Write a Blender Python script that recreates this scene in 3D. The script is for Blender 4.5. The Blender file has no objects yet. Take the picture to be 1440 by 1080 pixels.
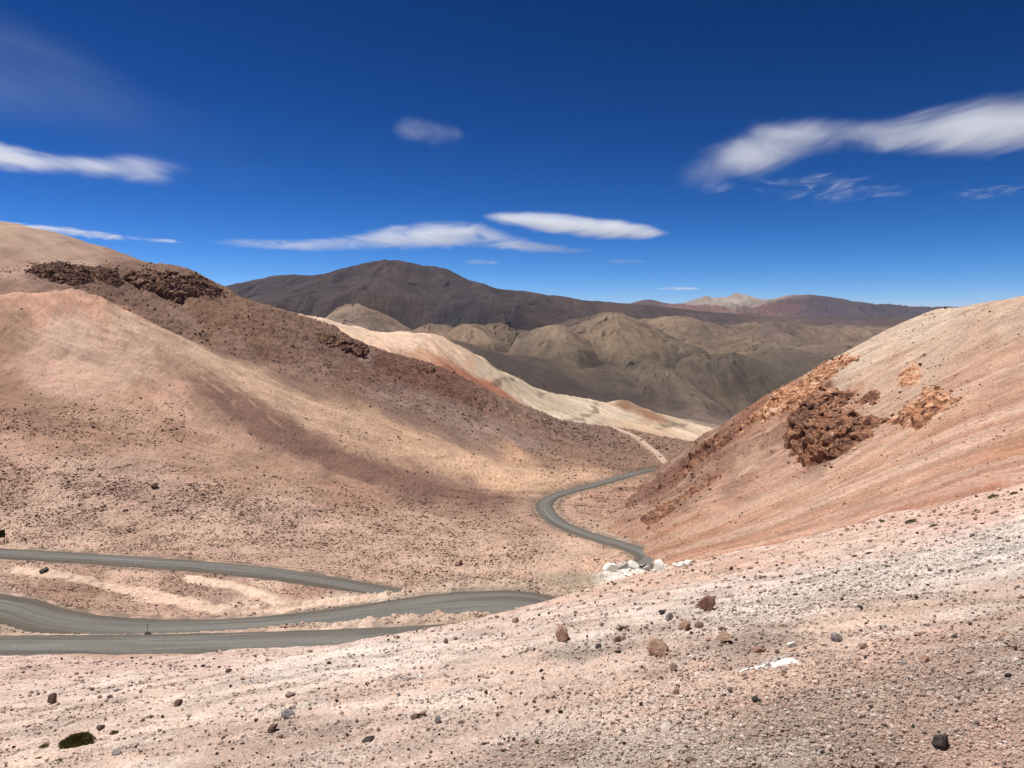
import bpy, math, random
import numpy as np
from mathutils import Vector, Matrix

random.seed(7); RNG = np.random.default_rng(11)
scene = bpy.context.scene
COL = scene.collection
F = 1040.0                       # focal length in pixels of the 1440-wide photograph
PITCH = math.atan(85/1040.0)     # the camera looks down a little
CP, SP = math.cos(PITCH), math.sin(PITCH)
ALB = 0.60                       # albedo / sunlit picture value

# ------------------------------------------------------------------ camera
cam = bpy.data.cameras.new('camera'); camo = bpy.data.objects.new('camera', cam); COL.objects.link(camo)
cam.sensor_width = 36; cam.lens = 36*F/1440; cam.clip_start = 0.1; cam.clip_end = 400000
camo.rotation_euler = (math.pi/2-PITCH, 0, 0)
scene.camera = camo

def uv(px, py):
    """direction of a sight line: u = X/Y, v = Z/Y"""
    a = (np.asarray(px, float)-720)/F; b = -(np.asarray(py, float)-540)/F
    dy = CP + b*SP; dz = -SP + b*CP
    return a/dy, dz/dy
def W(px, py, Y):
    u, v = uv(px, py); return (float(u*Y), float(Y), float(v*Y))

# ------------------------------------------------------------------ noise
_P = RNG.permutation(4096); _A = RNG.random(4096)*2*np.pi; _GX = np.cos(_A); _GY = np.sin(_A); _V = RNG.random(4096)
def _h(i, j): return _P[(_P[i & 4095] + j) & 4095]
def noise(x, y):
    x = np.asarray(x, float); y = np.asarray(y, float)
    xi = np.floor(x).astype(np.int64); yi = np.floor(y).astype(np.int64); fx = x-xi; fy = y-yi
    ux = fx*fx*fx*(fx*(fx*6-15)+10); uy = fy*fy*fy*(fy*(fy*6-15)+10)
    def g(a, b, dx, dy):
        k = _h(a, b); return _GX[k]*dx+_GY[k]*dy
    n0 = g(xi, yi, fx, fy)*(1-ux)+g(xi+1, yi, fx-1, fy)*ux
    n1 = g(xi, yi+1, fx, fy-1)*(1-ux)+g(xi+1, yi+1, fx-1, fy-1)*ux
    return (n0*(1-uy)+n1*uy)*1.5
def fbm(x, y, o=5, g=.5, l=2.03):
    s = 0; a = 1
    for k in range(o):
        s = s+a*noise(x+17.3*k, y-9.1*k); a *= g; x = x*l; y = y*l
    return s
def ridged(x, y, o=5, g=.5, l=2.07):
    s = 0; a = 1; w = 1
    for k in range(o):
        n = 1-np.abs(noise(x+31.7*k, y+5.3*k)); n = n*n*w; s = s+a*n; w = np.clip(n*1.6, 0, 1); a *= g; x = x*l; y = y*l
    return s
def worley(p, seed=0):
    """3D cells: (distance to the nearest point, distance to the second, cell number)"""
    ci = np.floor(p).astype(np.int64); f1 = np.full(len(p), 9.); f2 = f1.copy(); cid = np.zeros(len(p), np.int64)
    for dx in (-1, 0, 1):
        for dy in (-1, 0, 1):
            for dz in (-1, 0, 1):
                c = ci+(dx, dy, dz); k = _P[(_h(c[:, 0]+seed, c[:, 1])+c[:, 2]) & 4095]
                q = c+np.stack([_V[k], _V[(k*7+3) & 4095], _V[(k*13+5) & 4095]], 1)
                d = np.sqrt(((p-q)**2).sum(1)); m = d < f1
                f2 = np.where(m, f1, np.minimum(f2, d)); cid = np.where(m, k, cid); f1 = np.where(m, d, f1)
    return f1, f2, cid
def sstep(a, b, x):
    t = np.clip((x-a)/(b-a), 0, 1); return t*t*(3-2*t)

# ------------------------------------------------------------------ thin plate spline through control points
class TPS:
    def __init__(s, pts, lam=0.0):
        p = np.array(pts, float); s.sc = np.abs(p[:, :2]).max(); s.p = p[:, :2]/s.sc; n = len(p)
        r2 = ((s.p[:, None]-s.p[None])**2).sum(2); K = .5*r2*np.log(r2+1e-12)+lam*np.eye(n)
        Pm = np.c_[np.ones(n), s.p]; A = np.zeros((n+3, n+3)); A[:n, :n] = K; A[:n, n:] = Pm; A[n:, :n] = Pm.T
        s.w = np.linalg.solve(A, np.r_[p[:, 2], 0, 0, 0])
    def __call__(s, x, y):
        x = x/s.sc; y = y/s.sc; sh = x.shape; x = x.ravel(); y = y.ravel(); n = len(s.p); out = s.w[n]+s.w[n+1]*x+s.w[n+2]*y
        for i in range(n):
            r2 = (x-s.p[i, 0])**2+(y-s.p[i, 1])**2; out += s.w[i]*.5*r2*np.log(r2+1e-12)
        return out.reshape(sh)

def lin(c):
    c = np.asarray(c, float)/255; return np.where(c <= .04045, c/12.92, ((c+.055)/1.055)**2.4)

# ------------------------------------------------------------------ meshes
def mesh_from(name, V, Fc, smooth=True, col=None):
    """V (n,3), Fc (m,3 or 4) arrays"""
    me = bpy.data.meshes.new(name); V = np.ascontiguousarray(V, np.float32); Fc = np.ascontiguousarray(Fc, np.int32)
    m, k = Fc.shape
    me.vertices.add(len(V)); me.vertices.foreach_set('co', V.ravel())
    me.loops.add(m*k); me.loops.foreach_set('vertex_index', Fc.ravel())
    me.polygons.add(m); me.polygons.foreach_set('loop_start', np.arange(0, m*k, k, dtype=np.int32))
    me.polygons.foreach_set('use_smooth', np.full(m, smooth, bool))
    if col is not None:
        a = me.color_attributes.new('Col', 'FLOAT_COLOR', 'POINT')
        a.data.foreach_set('color', np.c_[col, np.ones(len(col))].astype(np.float32).ravel())
    me.update(calc_edges=True); me.validate()
    return me
def link(name, me, mat=None, loc=None):
    o = bpy.data.objects.new(name, me); COL.objects.link(o)
    if mat: me.materials.append(mat)
    if loc is not None: o.location = loc
    return o
def tag(o, label=None, cat=None, group=None, kind=None):
    for k, v in (('label', label), ('category', cat), ('group', group), ('kind', kind)):
        if v: o[k] = v
    return o

def inside(poly, x, y):
    """signed distance to a polygon, positive inside"""
    P = np.array(poly); d = np.full(x.shape, 1e9); c = np.zeros(x.shape, bool)
    for i in range(len(P)):
        a, b_ = P[i-1], P[i]; e = b_-a; t = np.clip(((x-a[0])*e[0]+(y-a[1])*e[1])/(e@e+1e-9), 0, 1); d = np.minimum(d, (x-a[0]-t*e[0])**2+(y-a[1]-t*e[1])**2)
        c ^= ((a[1] > y) != (b_[1] > y)) & (x < (b_[0]-a[0])*(y-a[1])/(b_[1]-a[1]+1e-12)+a[0])
    return np.where(c, 1, -1)*np.sqrt(d)
GAIN = {'foreground_slope': (1.101, 1.138, 1.146), 'left_hillside': (1.136, 1.184, 1.222), 'right_hillside': (0.812, 0.862, 0.905), 'pale_ridge': (1.077, 1.069, 1.045), 'olive_hills': (0.95, 0.87, 0.86), 'dark_mountain': (0.74, 0.7, 0.73), 'far_peaks': (0.8, 0.72, 0.66), 'back_hillside': (1.022, 1.022, 0.985)}
class Field:
    """a stretch of terrain: columns u = X/Y, rows Y, heights Z"""
    def __init__(s, u0, u1, nu, ys):
        s.u = np.linspace(u0, u1, nu); s.y = np.asarray(ys, float); s.U, s.Y = np.meshgrid(s.u, s.y, indexing='ij'); s.X = s.U*s.Y
    def z_at(s, x, y):
        x = np.asarray(x, float); y = np.asarray(y, float); u = x/y
        i = np.clip((u-s.u[0])/(s.u[1]-s.u[0]), 0, len(s.u)-1.001); j = np.clip(np.interp(y, s.y, np.arange(len(s.y))), 0, len(s.y)-1.001)
        i0 = i.astype(int); j0 = j.astype(int); a = i-i0; b = j-j0; Z = s.Z
        return (Z[i0, j0]*(1-a)+Z[i0+1, j0]*a)*(1-b)+(Z[i0, j0+1]*(1-a)+Z[i0+1, j0+1]*a)*b
    def hit(s, px, py):
        """where the sight line through a picture point first meets this terrain -> Y (nan if it does not)"""
        px = np.atleast_1d(np.asarray(px, float)); py = np.atleast_1d(np.asarray(py, float)); u, v = uv(px, py); out = np.full(len(px), np.nan)
        for k in range(len(px)):
            i = int(round((u[k]-s.u[0])/(s.u[1]-s.u[0])))
            if i < 0 or i >= len(s.u): continue
            t = s.Z[i]/s.y; w = np.nonzero(t >= v[k])[0]
            if len(w) == 0: continue
            j = w[0]
            if j == 0: out[k] = s.y[0]; continue
            a = (v[k]-t[j-1])/(t[j]-t[j-1]+1e-12); out[k] = s.y[j-1]+a*(s.y[j]-s.y[j-1])
        return out
    def world(s, px, py):
        Y = float(s.hit(px, py)[0]); u, v = uv(px, py)
        if Y != Y:
            i = int(np.clip(round((float(u)-s.u[0])/(s.u[1]-s.u[0])), 0, len(s.u)-1)); t = s.Z[i]/s.y; Y = s.y[int(np.argmax(t))]
        x = float(u)*Y; return (x, Y, float(s.z_at(x, Y)))
    def colour(s, ctrl, soft=2.5, warp=.012, seed=0):
        """rock and soil colours: ctrl = [(px, py, (r, g, b), [reach])] spread over the surface round those points"""
        A = np.log(s.Y/s.y[0]); k = F/1000*8   # log-distance against bearing
        wx = s.U+warp*fbm(s.U*25+seed, A*9, 4); wy = A+warp*2*fbm(s.U*25+50, A*9+seed, 4)
        wx = wx.astype(np.float32); wy = wy.astype(np.float32); num = np.zeros(s.U.shape+(3,), np.float32); den = np.zeros(s.U.shape, np.float32)
        for c in ctrl:
            x, y, z = s.world(c[0], c[1]); cu = x/y; ca = math.log(y/s.y[0]); reach = c[3] if len(c) > 3 else 1.0; cu = np.float32(cu); ca = np.float32(ca)
            d2 = ((wx-cu)**2+((wy-ca)*.5)**2)/(reach*reach)+1e-6
            w = 1/(d2*d2); num += w[..., None]*lin(c[2]).astype(np.float32); den += w
        return num/den[..., None]
    def grad(s, Z=None):
        Z = s.Z if Z is None else Z; du = np.gradient(Z, s.u, axis=0); dy = np.gradient(Z, s.y, axis=1); return du/s.Y, dy-s.U/s.Y*du
    def erode(s, cell, typ, octs=4, gain=.5, seed=0):
        """branching gullies that run down the slope of the present surface: about -1 (gully) to 1 (spur)"""
        gx, gy = s.grad(); gx = gx.astype(np.float32)/typ; gy = gy.astype(np.float32)/typ; g = np.sqrt(gx*gx+gy*gy)+1e-5; k = np.minimum(1, 1.2/g); gx *= k; gy *= k
        px = (s.X/cell).astype(np.float32); py = (s.Y/cell).astype(np.float32); h = 0; a = 1.; f = 1.; ex = 0*gx; ey = 0*gx; strong = sstep(.1, .7, np.sqrt(gx*gx+gy*gy)).astype(np.float32)
        for o in range(octs):
            dx = -(gy+ey*.9); dy = (gx+ex*.9); X_ = px*f+seed; Y_ = py*f+seed*.37; ix = np.floor(X_).astype(np.int64); iy = np.floor(Y_).astype(np.int64); fx = (X_-ix).astype(np.float32); fy = (Y_-iy).astype(np.float32); c = 0; sn = 0; wt = 0
            for i in (-1, 0, 1):
                for j in (-1, 0, 1):
                    kk = _h(ix+i, iy+j); qx = fx-i-.5*_V[kk].astype(np.float32)-.25; qy = fy-j-.5*_V[(kk*7+3) & 4095].astype(np.float32)-.25; w = np.exp(-2.4*(qx*qx+qy*qy)); m = (qx*dx+qy*dy)*6.2832; c = c+np.cos(m)*w; sn = sn+np.sin(m)*w; wt = wt+w
            c = c/wt; sn = sn/wt; h = h+a*(2*np.sqrt(np.clip((1+c)/2, 0, 1))-1)*strong; ex = ex-sn*dx*a*.5; ey = ey-sn*dy*a*.5; a *= gain; f *= 2
        return h.astype(float)
    def paint(s, rgb, poly, c, soft, amt=1., ns=12., na=.5, run=0):
        """a patch of other soil bounded by a polygon on the ground; soft = width of its edge in metres"""
        P = np.array([s.world(*p)[:2] for p in poly]); lo = P.min(0)-soft*2; hi = P.max(0)+soft*2; m = (s.X > lo[0]) & (s.X < hi[0]) & (s.Y > lo[1]) & (s.Y < hi[1])
        x, y = s.X[m], s.Y[m]; sd = inside(P, x, y)+soft*na*fbm(x/ns, y/ns, 4, .6)*2
        if run: sd = sd+soft*2.6*fbm(s.ac[m]/4.5, s.al[m]/70, 5, .65)
        k = (amt*sstep(-soft, soft, sd))[:, None]; rgb[m] = rgb[m]*(1-k)+k*lin(c); return rgb
    def flow(s, lines):
        """coordinate across the fall line, from a few lines of fall: [(value, [(px, py), ...])]"""
        c = []
        for val, pts in lines:
            Q = [s.world(*p) for p in pts]; c += [(q[0], q[1], val) for q in Q]
        s.ac = TPS(c, 3e-4)(s.X, s.Y); return s.ac
    def build(s, name, mat, rgb):
        s.name = name; rgb = rgb*np.array(GAIN.get(name, (1, 1, 1)))
        n, m = s.U.shape; idx = np.arange(n*m).reshape(n, m)
        Q = np.stack([idx[:-1, :-1], idx[1:, :-1], idx[1:, 1:], idx[:-1, 1:]], -1).reshape(-1, 4)
        me = mesh_from(name, np.stack([s.X, s.Y, s.Z], -1).reshape(-1, 3), Q, True, np.clip(rgb, 0, 2).reshape(-1, 3)*ALB)
        if hasattr(s, 'ac'):
            a = me.attributes.new('Flow', 'FLOAT_VECTOR', 'POINT'); a.data.foreach_set('vector', np.stack([s.al, s.ac, s.Z], -1).astype(np.float32).ravel())
        return tag(link(name, me, mat), kind='structure')

def spline(P, step=.8):
    P = np.array(P, float); Q = np.vstack([2*P[0]-P[1], P, 2*P[-1]-P[-2]]); out = []
    for i in range(1, len(Q)-2):
        n = max(2, int(np.linalg.norm((Q[i+1]-Q[i])[:3])/step)); t = np.linspace(0, 1, n, endpoint=False)[:, None]
        out.append(.5*(2*Q[i]+(Q[i+1]-Q[i-1])*t+(2*Q[i-1]-5*Q[i]+4*Q[i+1]-Q[i+2])*t**2+(3*Q[i]-Q[i-1]-3*Q[i+1]+Q[i+2])*t**3))
    return np.vstack(out+[Q[-2:-1]])
def near_line(x, y, L):
    """distance from points to a sampled line and the index of the nearest sample"""
    d = np.full(x.shape, 1e9); k = np.zeros(x.shape, int)
    for i in range(len(L)):
        q = (x-L[i, 0])**2+(y-L[i, 1])**2; m = q < d; d[m] = q[m]; k[m] = i
    return np.sqrt(d), k

# ------------------------------------------------------------------ materials
def newmat(name, rough=.95):
    m = bpy.data.materials.new(name); m.use_nodes = True; nt = m.node_tree; b = nt.nodes['Principled BSDF']
    b.inputs['Roughness'].default_value = rough; b.inputs['Specular IOR Level'].default_value = .15
    return m, nt, b
def N(nt, typ, **kw):
    n = nt.nodes.new(typ)
    for k, v in kw.items():
        if k in n.inputs: n.inputs[k].default_value = v
        else: setattr(n, k, v)
    return n
def ramp(nt, fac, a, b, lo=0., hi=1.):
    r = nt.nodes.new('ShaderNodeMapRange'); nt.links.new(fac, r.inputs[0])
    for i, v in zip((1, 2, 3, 4), (a, b, lo, hi)): r.inputs[i].default_value = v
    return r.outputs[0]
def math_(nt, op, a, b):
    n = nt.nodes.new('ShaderNodeMath'); n.operation = op
    for i, v in enumerate((a, b)):
        if isinstance(v, (int, float)): n.inputs[i].default_value = v
        else: nt.links.new(v, n.inputs[i])
    return n.outputs[0]
def mix(nt, f, a, b, mode='MIX'):
    n = nt.nodes.new('ShaderNodeMix'); n.data_type = 'RGBA'; n.blend_type = mode
    for i, v in ((0, f), (6, a), (7, b)):
        if isinstance(v, (int, float, tuple)): n.inputs[i].default_value = v if not isinstance(v, tuple) else (*v, 1)
        else: nt.links.new(v, n.inputs[i])
    return n.outputs[2]
def terrain_mat(name, coarse, contrast=.35, streak=None, streak_amt=.3, bump=.3, bdist=.1, grit=40., gritamt=.35, tint=.25):
    """coarse: size in metres of the broad mottling; streak: (bearing of the fall line in degrees from +X, width m, length m)"""
    m, nt, b = newmat(name); L = nt.links.new
    col = N(nt, 'ShaderNodeVertexColor', layer_name='Col').outputs[0]
    co = N(nt, 'ShaderNodeTexCoord').outputs['Object']
    n1 = N(nt, 'ShaderNodeTexNoise', Scale=1/coarse, Detail=14., Roughness=.68, Lacunarity=2.1); L(co, n1.inputs['Vector'])
    n2 = N(nt, 'ShaderNodeTexNoise', Scale=grit, Detail=6., Roughness=.75); L(co, n2.inputs['Vector'])
    f = ramp(nt, n1.outputs[0], .25, .75, 1-contrast, 1+contrast)
    g = ramp(nt, n2.outputs[0], .25, .75, 1-gritamt, 1+gritamt)
    f = math_(nt, 'MULTIPLY', f, g); hsum = math_(nt, 'ADD', n1.outputs[0], math_(nt, 'MULTIPLY', n2.outputs[0], .25))
    if streak:
        at = N(nt, 'ShaderNodeAttribute', attribute_name='Flow').outputs['Vector'] if streak[0] is None else co
        mp = N(nt, 'ShaderNodeMapping', vector_type='POINT'); L(at, mp.inputs['Vector']); mp.inputs['Rotation'].default_value = (0, 0, -math.radians(streak[0] or 0))
        mp2 = N(nt, 'ShaderNodeMapping', vector_type='POINT'); mp2.inputs['Scale'].default_value = (1/streak[2], 1/streak[1], 1/(streak[2]*50 if streak[0] is None else streak[2])); L(mp.outputs[0], mp2.inputs[0])
        wn = N(nt, 'ShaderNodeTexNoise', Scale=1., Detail=8., Roughness=.6, Distortion=.25); L(mp2.outputs[0], wn.inputs['Vector'])
        s = ramp(nt, wn.outputs[0], .3, .7, 1-streak_amt, 1+streak_amt); f = math_(nt, 'MULTIPLY', f, s)
        hsum = math_(nt, 'ADD', hsum, math_(nt, 'MULTIPLY', wn.outputs[0], 1.0))
    # hue drift: some of it redder, some paler
    n3 = N(nt, 'ShaderNodeTexNoise', Scale=.37/coarse, Detail=10., Roughness=.7); L(co, n3.inputs['Vector'])
    c1 = mix(nt, ramp(nt, n3.outputs[0], .35, .7, 0, tint), col, (1., .80, .70), 'MULTIPLY')
    fc = nt.nodes.new('ShaderNodeCombineColor')
    for i in range(3): L(f, fc.inputs[i])
    c2 = mix(nt, 1., c1, fc.outputs[0], 'MULTIPLY'); L(c2, b.inputs['Base Color'])
    bp = N(nt, 'ShaderNodeBump', Strength=bump, Distance=bdist); L(hsum, bp.inputs['Height']); L(bp.outputs[0], b.inputs['Normal'])
    return m

M_FG = terrain_mat('pale_gravel_soil', 1.6, .40, None, 0, 1., .07, 22., .6, .22)
M_LEFT = terrain_mat('tan_hill_soil', 14., .26, (None, 1.0, 30), .12, .9, .5, 1.6, .42, .10)
M_RIGHT = terrain_mat('orange_scree', 9., .30, (None, .8, 40), .15, 1., .35, 1.4, .5, .12)
M_PALE = terrain_mat('pale_clay', 60., .14, (-40, 8., 90), .16, .6, 3., .5, .18, .3)
M_FAR = terrain_mat('far_hill_soil', 260., .22, (-70, 35., 260), .08, .5, 14., .05, .22, .2)
M_PEAK = terrain_mat('far_peak_rock', 900., .25, None, 0, .8, 60., .01, .2, .2)

# ================================================================== FOREGROUND SLOPE
def plane_pt(px, py, cap=200):
    u, v = uv(px, py); u = float(u); v = float(v); Y = 1.6/max(-v-(.33-.16*u), 1e-3); return W(px, py, min(Y, cap))
fg_c = [plane_pt(*p) for p in [(0, 1080), (360, 1080), (720, 1080), (1080, 1080), (1440, 1080), (0, 1010), (360, 1010), (720, 1010), (1080, 1010), (1440, 1010),
        (180, 965), (540, 950), (720, 925), (1080, 925), (1440, 925), (1080, 850), (1250, 840), (1440, 830), (880, 870)]]
EDGE = [(-250, 925, 64), (-100, 924, 62), (0, 922, 60), (60, 919, 59), (110, 919, 58), (160, 925, 57), (250, 922, 56), (340, 914, 55), (420, 904, 54), (450, 904, 53), (520, 900, 50), (580, 893, 47), (640, 881, 46), (700, 868, 45), (755, 853, 45), (850, 823, 48), (920, 806, 52), (1000, 790, 58), (1100, 767, 68), (1200, 744, 80), (1320, 716, 92), (1440, 690, 104), (1600, 655, 120)]
EDGE = [(a, b+7.5*float(sstep(660, 420, a)), c) for a, b, c in EDGE]
fg_c += [W(*e) for e in EDGE]
for px, py, Y in EDGE:            # over the brink the ground falls away
    u, v = uv(px, py); z = float(v)*Y
    for k, dz in ((1.22, .62), (1.6, .62), (2.2, .6)):
        fg_c.append((float(u)*Y*k, Y*k, z-dz*(k-1)*Y*(1 if px < 950 else 1.15)))
    fg_c.append((float(u)*Y*.8, Y*.8, z+(.2*Y)*(-float(v)*.985) - .0))
for ub in (-1.2, 1.2, 0):         # under and behind the photographer
    fg_c.append((ub*2, .5, -1.6-.16+.16*ub*2))
fg_t = TPS(fg_c, 1e-5)
fg = Field(-1.05, 1.05, 1500, np.geomspace(1.2, 150, 900))
fg.Z = fg_t(fg.X, fg.Y)
X, Y = fg.X, fg.Y
amp = sstep(1, 40, Y)
fg.Z += .16*fbm(X/5, Y/5, 3)*sstep(2, 12, Y)+.028*fbm(X*1.1+4, Y*1.1, 4, .55)+.010*fbm(X*7, Y*7, 3, .6)*(1-.5*amp)
fg.Z += .25*fbm(X/9+3, Y/9, 4)*sstep(25, 60, Y)
gully = ridged((X*.35+Y*.94)/1.2, (X*.94-Y*.35)/7, 3); fg.Z += .045*(gully-.8)*sstep(4, 12, Y)
pebb = np.clip(noise(X*9, Y*9)+.5*noise(X*21, Y*21)-.05, 0, 1); fg.Z += .034*pebb*sstep(-.1, .5, fbm(X/3, Y/3, 2)+.3*(X/Y)+.1)
FGC = [(60, 930, (214, 182, 168)), (150, 960, (222, 196, 182)), (30, 1000, (216, 190, 174)), (300, 940, (226, 198, 184)), (500, 930, (232, 214, 202)), (620, 900, (228, 205, 192)), (700, 880, (224, 198, 184)),
       (250, 1010, (222, 197, 181)), (450, 1000, (216, 188, 172)), (650, 980, (221, 194, 178)), (810, 917, (176, 158, 145), .45), (800, 870, (221, 196, 182)), (760, 960, (216, 188, 172)), (300, 1065, (214, 186, 170)), (600, 1060, (214, 186, 171)),
       (900, 840, (220, 192, 176)), (950, 810, (216, 180, 160)), (1000, 830, (222, 200, 188)), (900, 1000, (214, 183, 166)), (900, 1070, (198, 172, 156)), (1050, 960, (214, 182, 164)), (1100, 1040, (192, 168, 152)), (1250, 1000, (194, 166, 150)), (1400, 1060, (206, 172, 156)),
       (1400, 960, (196, 168, 152)), (1300, 910, (208, 176, 160)), (1420, 870, (206, 178, 162)), (1200, 880, (214, 186, 168)), (1100, 850, (226, 208, 196)), (1250, 800, (226, 210, 198)), (1400, 770, (226, 212, 202)), (1430, 745, (226, 210, 200)), (1300, 770, (226, 200, 188)),
       (1350, 735, (222, 186, 172)), (1200, 770, (218, 186, 170)), (1050, 790, (214, 176, 156)), (1430, 705, (218, 178, 160)), (1080, 890, (200, 176, 160), .6), (1085, 935, (238, 232, 226), .16), (560, 1010, (206, 180, 165), .5)]
fgrgb = fg.colour(FGC, 2.2, .02)
patch = sstep(.1, .5, fbm(X*.5+8, Y*.5+(X*.1), 4))[..., None]; fgrgb = fgrgb*(1-.16*patch)
gp = sstep(.12, .42, fbm(X*.55+70, Y*1.3+3, 5, .62))[..., None]*sstep(3, 5, Y)[..., None]; fgrgb = fgrgb*(1-.38*gp)+.38*gp*lin((178, 160, 148))
patch = sstep(.15, .6, fbm(X/2+33, Y*.9, 5, .6))[..., None]; fgrgb = fgrgb*(1-patch*.3)+patch*.3*lin((236, 224, 214))
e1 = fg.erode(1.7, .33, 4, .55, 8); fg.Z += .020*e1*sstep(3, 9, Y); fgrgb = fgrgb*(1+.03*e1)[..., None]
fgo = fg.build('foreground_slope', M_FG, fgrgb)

# the same slope goes on beside and behind the photographer
gx, gy = np.meshgrid(np.arange(-60, 60.1, .6), np.arange(-15, 60.1, .6), indexing='ij'); gz = fg_t(gx, gy)+.16*fbm(gx/5, gy/5, 3)*sstep(2, 12, gy)+.03*fbm(gx*1.1+4, gy*1.1, 4, .55); ins_ = (np.abs(gx) < 1.0*gy) & (gy > 1.3)
gz = gz-.03-.5*ins_; idx = np.arange(gx.size).reshape(gx.shape); Q = np.stack([idx[:-1, :-1], idx[1:, :-1], idx[1:, 1:], idx[:-1, 1:]], -1).reshape(-1, 4); tone = (1+.12*fbm(gx/3, gy/3, 4))[..., None]*lin((212, 188, 174))*ALB*1.05
tag(link('ground', mesh_from('ground', np.stack([gx, gy, gz], -1).reshape(-1, 3), Q, True, tone.reshape(-1, 3)), M_FG), kind='structure')

# ================================================================== LEFT HILLSIDE AND VALLEY
lc = []
def A(lst, pts): lst += [W(*p) for p in pts]
MAIN = [(-260, 830, 128), (-120, 838, 122), (0, 850, 118), (60, 868, 115), (120, 878, 113), (200, 884, 112), (300, 884, 111), (400, 877, 111), (500, 867, 112), (580, 858, 113), (650, 852, 113), (710, 850, 111), (752, 858, 107), (766, 872, 101), (740, 886, 97), (680, 893, 95), (600, 896, 95), (500, 899, 97), (400, 902, 99), (200, 907, 102), (0, 908, 104), (-120, 908, 106), (-260, 908, 108)]
LOW = [(-260, 768, 172), (-120, 770, 168), (0, 777, 165), (150, 786, 162), (300, 797, 158), (400, 808, 154), (470, 819, 150), (540, 832, 147), (620, 843, 146), (700, 843, 147), (780, 832, 151), (850, 815, 157), (895, 797, 163), (911, 786, 170), (903, 776, 179), (872, 765, 194), (825, 751, 214), (788, 736, 234), (769, 720, 254), (766, 707, 274), (785, 695, 300), (830, 683, 330), (870, 672, 365), (902, 663, 405), (940, 657, 450), (985, 652, 500), (1040, 646, 560)]
A(lc, MAIN); A(lc, LOW)
A(lc, [  # ground between and beyond the roads
    (0, 812, 146), (150, 835, 138), (300, 840, 134), (450, 846, 128), (100, 845, 130), (540, 842, 127), (620, 828, 127), (700, 822, 128), (780, 815, 131), (830, 808, 138), (870, 803, 147), (900, 806, 140), (830, 830, 122),
    (-250, 740, 200), (0, 740, 190), (200, 750, 188), (400, 770, 182), (600, 800, 172), (750, 788, 180), (850, 776, 186), (700, 750, 208), (500, 720, 218), (300, 690, 216), (100, 660, 218), (-200, 650, 218),
    (0, 610, 242), (200, 630, 242), (400, 668, 246), (600, 712, 248), (720, 712, 262),
    (0, 500, 310), (150, 500, 326), (300, 570, 300), (450, 620, 296), (600, 660, 298), (700, 690, 290),
    (0, 416, 372), (60, 416, 384), (130, 418, 396), (178, 437, 392), (240, 470, 380), (330, 520, 366), (450, 575, 352), (600, 630, 345), (740, 672, 330), (-250, 430, 350),
    # dark flank behind the pink spur
    (0, 395, 455), (60, 404, 452), (150, 425, 447), (210, 450, 432), (300, 493, 410), (400, 540, 392), (500, 572, 390), (650, 615, 395), (780, 655, 385),
    (40, 378, 520), (140, 375, 520), (230, 395, 500), (330, 455, 455), (450, 510, 440), (600, 560, 440), (740, 610, 445), (860, 645, 440),
    # its skyline
    (-200, 350, 600), (0, 372, 560), (100, 366, 560), (200, 370, 545), (270, 385, 530), (316, 412, 520), (400, 438, 520), (470, 462, 520), (520, 492, 520), (600, 512, 540), (650, 530, 560), (745, 577, 600), (850, 602, 660), (900, 612, 690), (960, 628, 720), (1000, 634, 760),
    (900, 640, 520), (830, 618, 560), (700, 590, 500), (550, 530, 480), (940, 646, 560)])
for px, py, Y0 in [(-200, 350, 600), (0, 372, 560), (100, 366, 560), (200, 370, 545), (316, 412, 520), (400, 438, 520), (520, 492, 520), (650, 530, 560), (745, 577, 600), (900, 612, 690), (1000, 634, 760)]:
    x, y, z = W(px, py, Y0); lc += [(x*1.2, y*1.2, z-.3*.2*y-8), (x*1.5, y*1.5, z-.28*.5*y-15)]
for px, py, Y0 in [(0, 416, 372), (60, 416, 384), (130, 418, 396), (178, 437, 392), (240, 470, 380)]:   # the dip behind the pink spur
    x, y, z = W(px, py, Y0); lc.append((x*1.09, y*1.09, z-4.5))
for px in (0, 300, 600, 800, 1000):  # below the foreground brink
    x, y, z = W(px, 900, 85); lc.append((x, y, z-4)); lc.append((x*.8, y*.8, z-6))
for px, Y0, z in [(1000, 170, -58), (1100, 200, -62), (1000, 260, -74), (1150, 300, -78), (1100, 400, -90), (1250, 450, -98)]:
    u = (px-720)/F; lc.append((u*Y0, Y0, z))
lt_t = TPS(lc, 2e-5)
lf = Field(-1.0, .62, 1250, np.unique(np.concatenate([np.geomspace(70, 190, 420), np.geomspace(190, 800, 560)])))
lf.Z = lt_t(lf.X, lf.Y)
X, Y = lf.X, lf.Y
SM = spline([W(*p) for p in MAIN]); SL = spline([W(*p) for p in LOW])
TRACK = spline([W(*p) for p in [(944, 656, 452), (934, 648, 475), (925, 637, 510), (912, 627, 550), (895, 614, 600), (872, 604, 640), (850, 597, 665)]])
def smoothz(L, n=9):
    k = np.ones(n)/n; z = np.convolve(np.pad(L[:, 2], n//2, 'edge'), k, 'valid'); L[:, 2] = z[:len(L)]; return L
SM = smoothz(SM); SL = smoothz(SL)
WM = 4.3+3.0*np.exp(-((np.arange(len(SM))-np.argmax(SM[:, 0])+14)/30.)**2); WL = np.full(len(SL), 3.3)
near = (Y < 480); dm = np.full(X.shape, 1e3); km = np.zeros(X.shape, int); dl = dm.copy(); kl = km.copy()
for D_, K_, S_, msk in ((dm, km, SM, (Y < 145)), (dl, kl, SL, (Y > 128) & (Y < 480) & (lf.U < .38))):
    d_, k_ = near_line(X[msk], Y[msk], S_[::2]); D_[msk] = d_; K_[msk] = np.minimum(k_*2, len(S_)-1)
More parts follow.
